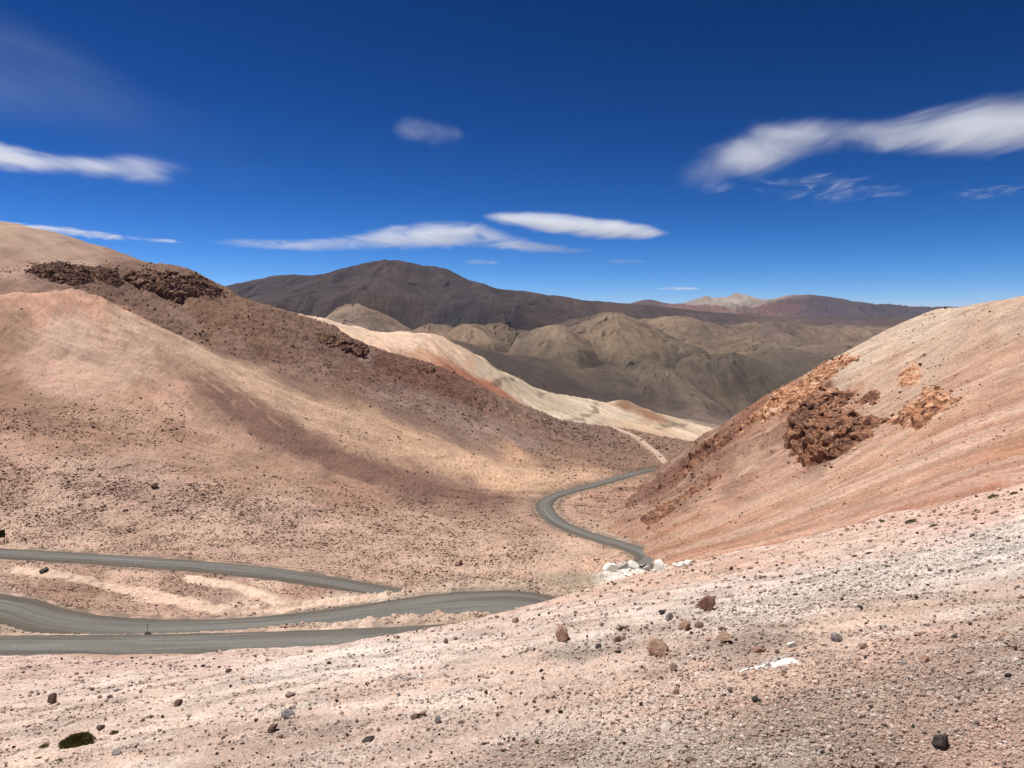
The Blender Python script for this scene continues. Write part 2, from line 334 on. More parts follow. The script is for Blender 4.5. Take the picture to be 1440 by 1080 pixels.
dt = np.full(X.shape, 1e3); kt = np.zeros(X.shape, int); m2 = (Y > 430) & (lf.U > .05); dt[m2], kt[m2] = near_line(X[m2], Y[m2], TRACK)
# relief of the ground itself
hill = sstep(195, 330, Y)
road_w = np.minimum(dm-WM[km], dl-WL[kl]); free = sstep(.5, 9, road_w)
rr = .55*fbm(X/9, Y/9, 4, .55)+.17*fbm(X/1.6, Y/2.6, 3, .65)+.35*np.clip(fbm(X/1.9, Y/3.0+7, 2)-.12, 0, 1)*sstep(-.3, .3, fbm(X/25, Y/25, 3))
ac = lf.flow([(0, [(0, 620), (200, 625), (400, 670), (600, 715), (740, 712)]), (30, [(0, 520), (200, 570), (350, 640), (500, 690), (700, 708)]), (60, [(60, 425), (200, 500), (330, 600), (480, 670), (680, 705)]),
  (80, [(130, 420), (260, 500), (400, 590), (550, 650), (740, 700)]), (100, [(180, 440), (300, 500), (450, 575), (600, 630), (780, 685)]), (122, [(210, 420), (330, 480), (500, 560), (700, 640), (860, 672)]), (148, [(316, 414), (450, 480), (620, 560), (800, 640), (900, 662)]), (170, [(400, 440), (520, 500), (650, 560), (800, 620), (930, 650)])])
lf.al = al = X*.79-Y*.61
rill = ridged(ac/16+.5*fbm(X/60, Y/60, 2), al/170, 4)
lf.Z += free*(rr*(1-.55*hill)+hill*(1.3*(rill-.9))+1.6*fbm(X/42, Y/42, 3)*hill)
dark = sstep(0, 30, Y-(392+.35*(X+150)))*sstep(-330, -250, X*0+X)     # rougher ground on the dark flank
lf.Z += dark*(.9*fbm(X/6, Y/6, 4, .6)+.25*np.abs(noise(X/2.2, Y/2.2)))
e1 = lf.erode(16, .38, 4, .55, 2); lf.Z += hill*free*.55*e1
# berms and banks beside the roads
def bank(field, line, h, w, rough=.5):
    L = spline([W(*p) if len(p) == 3 and p[2] > 20 else p for p in line], 1.); b = near & (field.Y < 260)
    d, k = near_line(field.X[b], field.Y[b], L); zb = h*np.exp(-(d/w)**2)*(1+rough*fbm(field.X[b]/2.3, field.Y[b]/2.3, 4, .6))
    field.Z[b] += zb
    q = np.zeros(field.X.shape); q[b] = np.exp(-(d/(w*1.6))**2); return q
b1 = bank(lf, [(330, 866, 121), (420, 860, 121), (500, 846, 122), (560, 836, 123), (620, 826, 124.5), (690, 824, 124), (750, 826, 121), (790, 836, 116)], 1.3, 2.2)
b2 = bank(lf, [(240, 893, 107), (330, 890, 107), (450, 882, 105), (540, 876, 104), (620, 876, 103), (680, 884, 101.5)], 1.2, 1.9)
b3 = bank(lf, [(-100, 870, 112), (0, 880, 110), (120, 890, 108)], .7, 1.6)
for d, k, S, wd in ((dm, km, SM, WM), (dl, kl, SL, WL)):
    t = sstep(wd[k]+3.4, wd[k]+.3, d); lf.Z = lf.Z*(1-t)+(S[k, 2]-.30)*t
    lip = np.exp(-((d-wd[k]-1.5)/.8)**2)*(.28+.25*fbm(X/3, Y/3, 3)); lf.Z += lip*(d < 20)
t = sstep(4.5, 2.0, dt); lf.Z = lf.Z*(1-t)+(TRACK[kt, 2]-.2)*t
LC = [(100, 700, (203, 170, 150)), (300, 740, (204, 171, 151)), (500, 760, (203, 168, 147)), (650, 780, (206, 172, 150)), (50, 760, (206, 172, 152)), (30, 640, (196, 158, 138)), (200, 660, (192, 158, 140)), (400, 720, (199, 165, 146)), (600, 730, (200, 165, 143)),
      (0, 550, (160, 122, 102)), (60, 590, (158, 122, 104)), (150, 590, (164, 126, 106)), (250, 620, (172, 132, 112)), (350, 660, (180, 142, 120)), (500, 690, (184, 144, 122)), (620, 715, (176, 138, 120)), (20, 480, (172, 134, 112)), (200, 560, (182, 143, 120)),
      (60, 425, (204, 158, 134)), (130, 422, (206, 160, 136)), (180, 450, (212, 176, 154)), (100, 470, (206, 170, 150)), (60, 510, (200, 160, 140)), (170, 520, (200, 164, 142)), (230, 560, (196, 156, 134)), (200, 480, (196, 160, 138)), (240, 500, (178, 142, 122)),
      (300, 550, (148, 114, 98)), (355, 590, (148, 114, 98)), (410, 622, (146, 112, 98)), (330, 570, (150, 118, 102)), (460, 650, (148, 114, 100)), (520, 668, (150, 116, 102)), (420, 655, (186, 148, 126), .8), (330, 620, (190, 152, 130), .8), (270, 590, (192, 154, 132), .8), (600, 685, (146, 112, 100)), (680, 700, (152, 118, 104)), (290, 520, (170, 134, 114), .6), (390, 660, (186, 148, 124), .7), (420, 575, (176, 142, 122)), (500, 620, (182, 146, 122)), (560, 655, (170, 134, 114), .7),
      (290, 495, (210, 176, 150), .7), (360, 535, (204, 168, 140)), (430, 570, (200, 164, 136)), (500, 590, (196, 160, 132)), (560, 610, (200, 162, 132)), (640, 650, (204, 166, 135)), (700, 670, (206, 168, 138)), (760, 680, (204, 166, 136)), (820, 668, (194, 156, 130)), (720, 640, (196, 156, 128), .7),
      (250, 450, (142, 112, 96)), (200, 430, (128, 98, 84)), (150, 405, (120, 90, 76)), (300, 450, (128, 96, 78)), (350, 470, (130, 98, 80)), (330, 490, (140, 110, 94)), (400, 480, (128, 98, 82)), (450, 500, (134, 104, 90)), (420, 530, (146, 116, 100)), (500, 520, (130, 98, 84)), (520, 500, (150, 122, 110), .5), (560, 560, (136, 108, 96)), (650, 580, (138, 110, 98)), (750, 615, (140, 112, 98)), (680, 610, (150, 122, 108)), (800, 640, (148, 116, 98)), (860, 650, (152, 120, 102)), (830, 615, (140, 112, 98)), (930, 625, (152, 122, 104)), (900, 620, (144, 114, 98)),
      (20, 385, (176, 140, 124)), (0, 400, (150, 118, 102)), (60, 390, (132, 102, 88), .7), (100, 372, (180, 150, 132), .6),
      (560, 525, (120, 84, 70), .8), (620, 530, (128, 92, 76), .8), (100, 828, (178, 142, 122), .8), (300, 830, (184, 150, 132), .8), (350, 850, (218, 184, 162), .6), (180, 820, (214, 178, 156), .5), (60, 805, (212, 178, 158), .5), (400, 860, (222, 190, 168), .6), (480, 845, (226, 206, 190), .6), (280, 815, (174, 140, 120), .6), (420, 830, (188, 150, 130), .6), (380, 823, (214, 180, 158), .5), (150, 855, (190, 156, 136), .7), (250, 865, (196, 160, 140), .6), (20, 880, (210, 178, 158), .7),
      (640, 815, (196, 166, 146), .7), (700, 822, (182, 164, 144), .6), (800, 812, (172, 152, 130), .6), (830, 830, (206, 180, 156), .6), (870, 815, (222, 196, 172), .6), (900, 805, (236, 220, 204), .6), (940, 800, (240, 228, 216), .6), (850, 750, (196, 164, 144)), (830, 720, (194, 156, 134)), (860, 700, (188, 148, 128)), (800, 715, (196, 160, 140)), (760, 740, (190, 154, 134)), (870, 780, (204, 166, 142)), (800, 775, (204, 170, 148))]
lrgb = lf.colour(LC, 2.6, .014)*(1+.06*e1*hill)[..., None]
for poly, c, soft, amt in [
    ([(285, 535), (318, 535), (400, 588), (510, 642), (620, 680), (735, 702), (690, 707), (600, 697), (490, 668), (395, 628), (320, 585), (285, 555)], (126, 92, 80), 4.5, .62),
    ([(150, 430), (180, 440), (300, 503), (450, 572), (600, 618), (700, 650), (850, 668), (790, 688), (700, 680), (600, 648), (450, 600), (330, 548), (230, 490), (170, 455)], (212, 174, 147), 7, .5),
    ([(25, 420), (130, 418), (172, 432), (150, 440), (60, 432)], (202, 150, 124), 5, .4),
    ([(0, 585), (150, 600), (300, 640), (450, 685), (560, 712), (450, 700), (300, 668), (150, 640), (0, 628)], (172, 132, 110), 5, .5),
    ([(60, 470), (110, 470), (160, 560), (250, 620), (380, 668), (460, 690), (380, 684), (230, 640), (120, 590)], (206, 170, 146), 5, .45),
    ([(500, 552), (560, 562), (700, 600), (800, 632), (780, 636), (680, 610), (560, 576)], (176, 148, 134), 5, .5),
    ([(20, 795), (80, 803), (133, 812), (233, 834), (300, 851), (417, 852), (400, 862), (300, 862), (233, 848), (133, 824), (70, 812), (15, 806)], (232, 198, 174), .55, .9),
    ([(262, 809), (333, 818), (383, 834), (433, 844), (480, 839), (545, 834), (548, 840), (490, 850), (433, 857), (375, 847), (325, 829), (262, 817)], (234, 202, 178), .55, .9),
    ([(832, 806), (860, 797), (900, 794), (975, 792), (985, 800), (940, 806), (900, 816), (862, 836), (845, 824)], (244, 232, 218), 2.2, .95),
    ([(690, 826), (760, 808), (830, 800), (845, 815), (800, 832), (740, 828)], (170, 152, 132), 3, .6)]:
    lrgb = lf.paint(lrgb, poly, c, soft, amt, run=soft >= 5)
rk = sstep(-.15, .35, fbm(al/60, ac/6, 4))[..., None]; lrgb = lrgb*(1-.10*rk*hill[..., None])
shoulder = sstep(5.0, .2, np.maximum(road_w, 0))*sstep(-.5, .4, fbm(X/4, Y/4, 3)+.25); lrgb = lrgb*(1-.7*shoulder[..., None])+.7*shoulder[..., None]*lin((122, 108, 94))
bb = np.clip(b1+b2+b3, 0, 1)[..., None]*.6; lrgb = lrgb*(1-bb)+bb*lin((216, 186, 164))
tk = sstep(3.4, 1.5, dt)[..., None]; lrgb = lrgb*(1-tk)+tk*lin((208, 172, 150))
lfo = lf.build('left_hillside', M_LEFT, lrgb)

# ---- the gravel roads
def road_mat():
    m, nt, b = newmat('grey_gravel_road', .9); L = nt.links.new
    a = N(nt, 'ShaderNodeUVMap').outputs[0]
    mp = N(nt, 'ShaderNodeMapping'); mp.inputs['Scale'].default_value = (7, .28, 1); L(a, mp.inputs[0])
    s = N(nt, 'ShaderNodeTexNoise', Scale=1., Detail=10., Roughness=.7, Distortion=.8); L(mp.outputs[0], s.inputs['Vector'])
    co = N(nt, 'ShaderNodeTexCoord').outputs['Object']; g = N(nt, 'ShaderNodeTexNoise', Scale=3., Detail=8., Roughness=.75); L(co, g.inputs['Vector'])
    gl = N(nt, 'ShaderNodeTexNoise', Scale=.06, Detail=4.); L(co, gl.inputs['Vector'])
    c = mix(nt, ramp(nt, s.outputs[0], .40, .62), (.065, .057, .048), (.155, .147, .135))
    c = mix(nt, ramp(nt, gl.outputs[0], .4, .6, 0, .5), c, (.095, .083, .069))
    sx = N(nt, 'ShaderNodeSeparateXYZ'); L(a, sx.inputs[0]); e = math_(nt, 'ABSOLUTE', math_(nt, 'SUBTRACT', sx.outputs[0], .5), 0)
    e2 = math_(nt, 'ADD', e, math_(nt, 'MULTIPLY', math_(nt, 'SUBTRACT', g.outputs[0], .5), .18))
    c = mix(nt, ramp(nt, e2, .10, .30, .35, 0), c, (.185, .18, .17)); c = mix(nt, ramp(nt, e2, .27, .42, 0, .85), c, (.092, .076, .060))
    gf = ramp(nt, g.outputs[0], .3, .7, .72, 1.28); fc = nt.nodes.new('ShaderNodeCombineColor')
    for i in range(3): L(gf, fc.inputs[i])
    L(mix(nt, 1., c, fc.outputs[0], 'MULTIPLY'), b.inputs['Base Color'])
    bp = N(nt, 'ShaderNodeBump', Strength=.5, Distance=.05); L(math_(nt, 'ADD', s.outputs[0], g.outputs[0]), bp.inputs['Height']); L(bp.outputs[0], b.inputs['Normal'])
    return m
def dirt_mat():
    m, nt, b = newmat('pale_dirt_track'); co = N(nt, 'ShaderNodeTexCoord').outputs['Object']; g = N(nt, 'ShaderNodeTexNoise', Scale=.8, Detail=8., Roughness=.7); nt.links.new(co, g.inputs['Vector'])
    nt.links.new(mix(nt, ramp(nt, g.outputs[0], .3, .7), (.33, .24, .18), (.45, .34, .26)), b.inputs['Base Color']); return m
def road(name, L, hw, mat, lift=0.):
    n = len(L); T = np.gradient(L, axis=0); T[:, 2] = 0; T /= np.linalg.norm(T, axis=1)[:, None]; R = np.c_[T[:, 1], -T[:, 0], np.zeros(n)]
    ts = np.linspace(-1, 1, 13); V = []; s = np.r_[0, np.cumsum(np.linalg.norm(np.diff(L, axis=0), axis=1))]; uvs = []
    for t in ts:
        wv = hw*(1+.10*fbm(s/7+t*3, s*0+t, 3)) if abs(t) == 1 else hw
        z = lift+.05*(1-t*t)-(.30 if abs(t) == 1 else 0)+.03*noise(s/3, s*0+t*3)-.05*math.exp(-((abs(t)-.45)/.12)**2)
        V.append(L+R*(wv*t)[:, None]+np.c_[s*0, s*0, z+s*0]); uvs.append(np.c_[s*0+(t+1)/2, s/10])
    V = np.stack(V, 1).reshape(-1, 3); UVv = np.stack(uvs, 1).reshape(-1, 2); k = len(ts); idx = np.arange(n*k).reshape(n, k)
    Q = np.stack([idx[:-1, :-1], idx[:-1, 1:], idx[1:, 1:], idx[1:, :-1]], -1).reshape(-1, 4); me = mesh_from(name, V, Q)
    ul = me.uv_layers.new(name='UVMap'); ul.data.foreach_set('uv', UVv[Q.ravel()].astype(np.float32).ravel())
    return tag(link(name, me, mat), kind='structure')
MR = road_mat()
road('road', SM, WM, MR); road('road', SL, WL, MR)
road('dirt_track', TRACK, np.full(len(TRACK), 2.2), dirt_mat(), -.02)

# ================================================================== RIGHT HILLSIDE (orange scree)
rc = []
A(rc, [(1390, 441, 262), (1340, 453, 285), (1300, 464, 298), (1250, 479, 308), (1440, 432, 255), (1600, 395, 275), (1440, 420, 280), (1390, 431, 300), (1340, 443, 320), (1290, 452, 330), (1250, 465, 335), (1210, 485, 338), (1170, 505, 340), (1130, 530, 342), (1100, 546, 345), (1070, 565, 350), (1040, 590, 355), (1010, 606, 360), (985, 622, 362), (960, 640, 366), (935, 662, 372), (900, 690, 330), (860, 716, 285), (843, 728, 255),
    (1600, 440, 225), (1440, 480, 232), (1330, 500, 260), (1200, 580, 262), (1100, 600, 272), (1000, 660, 275), (930, 710, 262), (870, 745, 222), (915, 774, 178), (960, 787, 160), (1000, 790, 148),
    (1440, 540, 188), (1300, 580, 205), (1150, 660, 205), (1050, 720, 195), (980, 750, 190),
    (1600, 560, 152), (1440, 600, 150), (1300, 650, 158), (1150, 720, 162), (1050, 765, 158), (1440, 650, 124), (1300, 700, 130), (1180, 745, 138), (1440, 690, 108), (1320, 718, 112), (1200, 746, 122), (1600, 640, 118)])
for px, py, Y0 in [(1600, 395, 275), (1440, 420, 280), (1340, 443, 320), (1250, 465, 335), (1170, 505, 340), (1100, 546, 345), (1040, 590, 355), (985, 622, 362), (935, 662, 372)]:
    x, y, z = W(px, py, Y0); rc += [(x+8, y*1.15, z-.45*.15*y), (x+20, y*1.4, z-.5*.4*y)]
for px, py, Y0 in [(1440, 690, 108), (1200, 746, 122), (1000, 790, 148), (900, 772, 182), (850, 738, 235), (890, 705, 330)]:
    x, y, z = W(px, py, Y0); rc.append((x-14, y-6, z-8)); rc.append((x-30, y-15, z-17))
rt_t = TPS(rc, 2e-5)
rf = Field(.06, 1.1, 900, np.geomspace(85, 480, 760)); rf.Z = rt_t(rf.X, rf.Y); X, Y = rf.X, rf.Y
ac = rf.flow([(0, [(1000, 787), (1200, 746), (1440, 690)]), (14, [(940, 784), (1000, 769), (1150, 715), (1440, 610)]), (34, [(925, 775), (1000, 748), (1200, 664), (1440, 545)]), (56, [(900, 762), (1000, 712), (1200, 610), (1440, 480)]), (80, [(872, 748), (1000, 697), (1150, 630), (1300, 530)]), (108, [(852, 733), (1000, 655), (1100, 605), (1250, 520), (1440, 432)]), (140, [(935, 666), (1040, 592), (1170, 507), (1340, 445)])])
rf.al = al = X
rill = ridged(ac/11+.35*fbm(X/50, Y/50, 2), al/230, 4)
e1 = rf.erode(13, .45, 5, .58, 6); rf.Z += .32*e1*sstep(120, 200, Y)
left = sstep(150, 40, X-.16*(Y-200))          # furrowed ground on the lower left flank
ribs = sstep(1090, 960, 720+F*rf.U-.62*(Y-262)+0*X)*sstep(225, 275, Y); rf.Z += ribs*(1.1*ridged(ac/5+.5*fbm(X/9, Y/9, 3), al/26, 5, .6)-.8)
rf.Z += (rill-.9)*(.5+1.5*left*sstep(190, 260, Y))+.20*fbm(X/2.5, Y/2.5, 4, .65)+.7*fbm(X/45, Y/45, 3)*sstep(160, 240, Y)
crag = sstep(.1, .6, fbm(X/13+9, Y/13, 4, .6)+.5*np.exp(-((rf.U-.30)/.09)**2)-.1)*sstep(225, 262, Y)*sstep(345, 385, Y+0*X)**0
crag *= sstep(.47, .36, rf.U); rf.Z += crag*(1.4*np.abs(fbm(X/4, Y/4, 5, .6)))
RC = [(1430, 440, (226, 190, 164)), (1300, 465, (228, 200, 176)), (1200, 500, (228, 196, 170)), (1400, 500, (216, 172, 144)), (1300, 500, (222, 186, 160)), (1430, 560, (206, 160, 134)), (1380, 520, (204, 158, 134)), (1250, 530, (218, 180, 152)), (1180, 520, (224, 196, 172)),
      (1200, 660, (206, 160, 132)), (1350, 620, (206, 158, 132)), (1300, 600, (210, 164, 136)), (1250, 650, (208, 162, 134)), (1430, 630, (198, 146, 118)), (1430, 665, (208, 160, 136)), (1400, 680, (194, 136, 112), .7), (1250, 720, (196, 140, 114), .6), (1100, 770, (198, 146, 120), .6), (1000, 785, (202, 152, 124), .7),
      (1150, 700, (212, 166, 138)), (1050, 740, (208, 160, 132)), (980, 740, (204, 156, 128)), (1000, 700, (210, 166, 140)), (950, 710, (172, 130, 110), .7), (1030, 680, (176, 134, 114), .7), (1100, 660, (206, 162, 138)), (1060, 620, (208, 168, 142)), (1000, 640, (150, 110, 94), .8), (960, 660, (146, 106, 92), .8), (1090, 560, (186, 124, 92), .7), (1060, 585, (150, 106, 88), .7), (1110, 630, (196, 152, 130)),
      (1130, 590, (120, 82, 70), .6), (1160, 610, (124, 86, 74), .7), (1150, 560, (136, 92, 76), .7), (1200, 560, (196, 146, 118), .6), (900, 730, (198, 154, 128)), (880, 735, (176, 134, 114), .6), (860, 725, (200, 160, 136)), (930, 760, (200, 152, 124)), (920, 690, (150, 112, 98), .7), (970, 680, (190, 150, 128), .6), (1280, 560, (204, 164, 136), .7), (1160, 650, (160, 122, 104), .4)]
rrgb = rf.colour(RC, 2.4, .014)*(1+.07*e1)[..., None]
st = fbm(ac/5, al/160, 5, .62); st2 = sstep(.1, .5, st)[..., None]; st3 = sstep(.05, .45, -st)[..., None]
st2 = st2*sstep(-.4, .3, fbm(X/25, Y/25, 3))[..., None]; rrgb = rrgb*(1-.32*st2)+.32*st2*lin((176, 112, 88)); rrgb = rrgb*(1-.30*st3)+.30*st3*lin((234, 202, 176))
s5 = fbm(ac/1.6, al/190, 5, .6)*sstep(250, 150, Y); rrgb = rrgb*(1+.20*np.clip(s5, -.8, .8))[..., None]; s6 = sstep(.15, .45, fbm(ac/3+40, al/170, 4, .6))[..., None]*sstep(60, 20, ac)[..., None]; rrgb = rrgb*(1-.4*s6)+.4*s6*lin((236, 200, 178)); rb = (ribs*sstep(.1, .55, fbm(ac/3.5+5, al/22, 5, .6)+.12))[..., None]; rrgb = rrgb*(1-.38*rb)+.38*rb*lin((150, 112, 94))
rrgb = rrgb*(1-.55*crag[..., None])+.55*crag[..., None]*lin((150, 108, 86))
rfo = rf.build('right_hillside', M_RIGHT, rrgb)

# ================================================================== BACK LEFT HILL
hc = []
A(hc, [(-300, 262, 1000), (0, 312, 950), (60, 323, 950), (130, 344, 940), (190, 364, 930), (260, 388, 900), (330, 420, 880), (-300, 330, 800), (0, 350, 800), (100, 366, 790), (0, 380, 720), (200, 400, 740), (-300, 400, 700)])
for px, py, Y0 in [(-300, 262, 1000), (0, 312, 950), (190, 364, 930), (330, 420, 880)]:
    x, y, z = W(px, py, Y0); hc.append((x*1.3, y*1.3, z-70)); 
hf = Field(-1.0, -.3, 420, np.linspace(650, 1250, 260)); hf.Z = TPS(hc)(hf.X, hf.Y); X, Y = hf.X, hf.Y
hf.Z += 1.5*fbm(X/60, Y/60, 5)+1.5*(ridged(X/45, Y/130, 3)-.9)
hrgb = hf.colour([(10, 325, (196, 168, 150)), (60, 345, (190, 162, 146)), (20, 365, (176, 146, 130)), (130, 355, (182, 152, 136)), (180, 366, (164, 134, 120)), (30, 338, (168, 144, 130), .4)], 2.2)
hf.build('back_hillside', M_PALE, hrgb)

# ================================================================== PALE RIDGE
pc = []
PR = [(400, 440, 1000), (505, 463, 1020), (530, 470, 1020), (570, 469, 1030), (600, 470, 1040), (625, 478, 1050), (650, 491, 1070), (690, 513, 1100), (720, 530, 1130), (742, 545, 1160), (770, 553, 1220), (820, 562, 1300), (860, 572, 1370), (900, 578, 1450), (950, 590, 1560), (1000, 602, 1700), (1060, 606, 1850)]
A(pc, PR); A(pc, [(480, 490, 860), (560, 500, 860), (600, 510, 880), (640, 530, 890), (700, 560, 900), (745, 583, 900), (700, 535, 1000), (640, 505, 980), (600, 490, 960), (560, 482, 950), (800, 575, 1080), (830, 590, 1000), (880, 600, 1050), (950, 612, 1120), (1000, 615, 1300), (1050, 625, 1250), (850, 625, 860), (1000, 645, 900), (600, 590, 720), (1150, 640, 1100), (950, 600, 1320)])
for px, py, Y0 in PR[::2]:
    x, y, z = W(px, py, Y0); pc += [(x*1.15+20, y*1.15, z-45), (x*1.5+60, y*1.5, z-150)]
pf = Field(-.35, .5, 850, np.geomspace(680, 2300, 420)); pf.Z = TPS(pc, 1e-5)(pf.X, pf.Y); X, Y = pf.X, pf.Y
g = math.radians(-50); al, ac = X*math.cos(g)+Y*math.sin(g), -X*math.sin(g)+Y*math.cos(g)
pf.Z += 3*(ridged(ac/45+.3*fbm(X/90, Y/90, 2), al/320, 4)-.9)*sstep(.2, .0, pf.U)+2*fbm(X/50, Y/50, 4)
e1 = pf.erode(95, .25, 5, .52, 5); pf.Z += 1.5*e1
# a small brown knoll on the flat
for (px, py, Y0, h, w) in [(874, 574, 1330, 12, 26), (905, 584, 1330, 7, 40), (930, 590, 1330, 5, 45)]:
    x, y, z = W(px, py, Y0); pf.Z += h*np.exp(-(((X-x)/w)**2+((Y-y)/(w*1.6))**2))
PC = [(520, 468, (228, 200, 178)), (570, 478, (230, 202, 180)), (600, 478, (226, 196, 172)), (640, 495, (224, 196, 172)), (600, 500, (206, 164, 138), .8), (620, 510, (184, 132, 106), .8), (660, 505, (216, 180, 156)), (650, 525, (174, 120, 96), .8), (680, 540, (178, 124, 98)), (710, 560, (180, 130, 104), .8), (740, 578, (186, 142, 116), .7), (680, 515, (216, 196, 174)), (720, 540, (202, 184, 162)), (745, 555, (206, 190, 168)), (740, 545, (200, 182, 160)), (780, 565, (208, 190, 168)), (800, 580, (204, 186, 164)), (830, 572, (214, 196, 174)), (860, 580, (220, 200, 178)),
      (875, 573, (150, 116, 92), .4), (910, 584, (172, 132, 106), .5), (930, 592, (180, 140, 114), .5), (900, 600, (214, 186, 160)), (950, 600, (206, 182, 156)), (960, 608, (232, 212, 190), .6), (990, 604, (228, 206, 184), .6), (880, 612, (196, 166, 142)), (980, 618, (214, 190, 166)), (920, 618, (190, 160, 138), .7), (990, 596, (150, 136, 118), .5), (640, 515, (150, 100, 80), .3)]
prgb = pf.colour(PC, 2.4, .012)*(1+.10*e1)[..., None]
for poly, c, soft, amt in [([(918, 601), (945, 594), (1000, 592), (1002, 595), (955, 598), (925, 604)], (140, 126, 106), 6, .8), ([(735, 560), (760, 574), (800, 588), (836, 588), (834, 593), (800, 595), (755, 582)], (236, 222, 204), 8, .6), ([(688, 541), (722, 532), (724, 535), (692, 545)], (110, 92, 80), 4, .7), ([(755, 556), (772, 549), (774, 552), (760, 560)], (120, 104, 90), 4, .7), ([(838, 566), (842, 580), (820, 592), (790, 594), (815, 588), (834, 578)], (120, 100, 84), 4, .7), ([(660, 520), (700, 545), (745, 580), (735, 584), (690, 560), (650, 535)], (176, 116, 90), 14, .6)]:
    prgb = pf.paint(prgb, poly, c, soft, amt, 40., .8)
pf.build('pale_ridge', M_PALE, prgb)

# ================================================================== MID-DISTANCE OLIVE HILLS AND DARK FAN
def terrace(f, cs, hidden=None):
    return None
mc = []
A(mc, [(300, 470, 2600), (500, 500, 2300), (650, 495, 2400), (720, 520, 2400), (800, 545, 2500), (900, 570, 2600), (1000, 590, 2700), (1080, 600, 2600), (1200, 600, 2600), (600, 480, 2900), (700, 497, 2900), (760, 515, 2900), (850, 543, 2900), (940, 565, 2900), (1020, 578, 3000), (1100, 578, 3000), (1300, 565, 3200)])
for px in (250, 450, 600, 750, 900, 1050, 1200, 1350, 1500):
    k = sstep(650, 900, px)*14; mc += [W(px, 498+k*1.3, 3300), W(px, 492+k, 3700), W(px, 482+k*.5, 4300), W(px, 466, 5000)]
    u = (px-720)/F; mc += [(u*5600, 5600, -.05*5600-60), (u*1900, 1900, -330)]
mf = Field(-.50, .62, 1150, np.geomspace(1900, 5500, 760)); mf.Z = TPS(mc, 1e-5)(mf.X, mf.Y); X, Y = mf.X, mf.Y
wx, wy = X+160*fbm(X/700, Y/700, 3), Y+160*fbm(X/700+9, Y/700, 3)
wx, wy = X+46*fbm(X/300, Y/300, 3, .5), Y+46*fbm(X/300+9, Y/300, 3, .5); base = mf.Z.copy(); did = np.zeros(X.shape, int); dtone = np.random.default_rng(5).uniform(-.15, .15, 60)
for k, (px, py, Y0, w_) in enumerate([(500, 434, 3500, 260), (455, 442, 3600, 220), (410, 440, 3700, 260), (570, 444, 3450, 190), (615, 452, 3600, 210), (662, 446, 3500, 170), (700, 452, 3750, 190), (735, 452, 3600, 150), (787, 461, 3450, 180), (858, 443, 3900, 340), (808, 455, 4000, 230), (905, 454, 4100, 260), (960, 450, 4350, 300), (1015, 454, 4350, 270), (1050, 468, 4000, 230), (1100, 461, 4550, 290), (1165, 461, 4450, 240), (1215, 462, 4500, 240), (1270, 466, 4500, 260),
        (830, 490, 3350, 200), (900, 493, 3400, 210), (983, 497, 3450, 210), (1012, 517, 3200, 180), (1070, 499, 3550, 230), (1130, 498, 3650, 230), (950, 532, 3000, 170), (872, 528, 3000, 150), (1080, 536, 3150, 170), (760, 487, 3200, 160), (1185, 488, 3950, 220), (690, 478, 3300, 140), (640, 470, 3250, 130), (1250, 485, 4000, 220)]):
    x, y, z = W(px, py, Y0); h = z-float(mf.z_at(x, y)); r = np.sqrt(((wx-x)/w_)**2+((wy-y)/(w_*1.5))**2+.045)-.21; q = base+h*np.clip(1.0-r/1.35, -.2, 1)**1.0-4; m_ = q > mf.Z; mf.Z = np.where(m_, q, mf.Z); did[m_] = k+1
hl = sstep(8, 50, mf.Z-base+20*fbm(X/200, Y/200, 3)); hl = np.maximum(hl, sstep(3500, 4200, Y)*.7)
e0 = mf.erode(850, .18, 2, .5, 12); mf.Z += hl*15*e0; e1 = mf.erode(360, .22, 5, .55, 3); mf.Z += hl*10*e1+(1-hl)*4*e1+1.6*fbm(X/60, Y/60, 4, .6)
MC = [(700, 510, (92, 84, 76)), (800, 540, (90, 80, 74)), (900, 565, (92, 82, 76)), (960, 580, (122, 110, 98)), (1000, 588, (134, 122, 110)), (850, 520, (92, 84, 74)), (640, 480, (112, 104, 92)), (740, 500, (96, 88, 80)), (950, 560, (98, 90, 78)),
      (470, 445, (142, 130, 110)), (520, 450, (132, 120, 102)), (580, 450, (140, 124, 102)), (620, 460, (128, 114, 96)), (670, 460, (150, 130, 98)), (650, 455, (138, 118, 90)), (700, 475, (128, 118, 96)), (745, 465, (110, 102, 90)), (780, 470, (132, 120, 94)), (800, 450, (100, 88, 80)), (850, 455, (134, 122, 94)), (900, 470, (122, 112, 88)), (820, 500, (112, 106, 84)), (880, 510, (100, 98, 82)), (950, 460, (124, 112, 90)), (1000, 480, (118, 108, 86)), (950, 500, (110, 104, 84)), (1050, 470, (122, 112, 92)), (1100, 490, (112, 106, 88)), (1000, 530, (108, 102, 84)), (1050, 550, (106, 100, 84)), (1100, 530, (104, 100, 84)), (1150, 470, (128, 116, 96)), (1180, 480, (122, 112, 92)), (1000, 452, (104, 94, 90)), (1100, 455, (112, 100, 94)), (1200, 458, (110, 98, 94)), (1230, 465, (134, 122, 108)), (1000, 565, (124, 118, 102), .7), (960, 545, (112, 106, 90))]
mrgb = mf.colour(MC, 2.0, .02)
gm = mrgb.mean(-1, keepdims=True); mrgb = (gm+(mrgb-gm)*.62)*np.array([1.10, 1., .95])
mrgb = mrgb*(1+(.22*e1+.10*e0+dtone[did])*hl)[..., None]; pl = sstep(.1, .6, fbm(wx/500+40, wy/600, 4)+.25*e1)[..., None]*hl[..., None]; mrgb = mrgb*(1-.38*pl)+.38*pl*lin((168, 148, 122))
dk = sstep(.2, .5, fbm(wx/420+80, wy/500, 4))[..., None]*hl[..., None]; mrgb = mrgb*(1-.35*dk)+.35*dk*lin((84, 76, 70))
mf.build('olive_hills', M_FAR, mrgb)

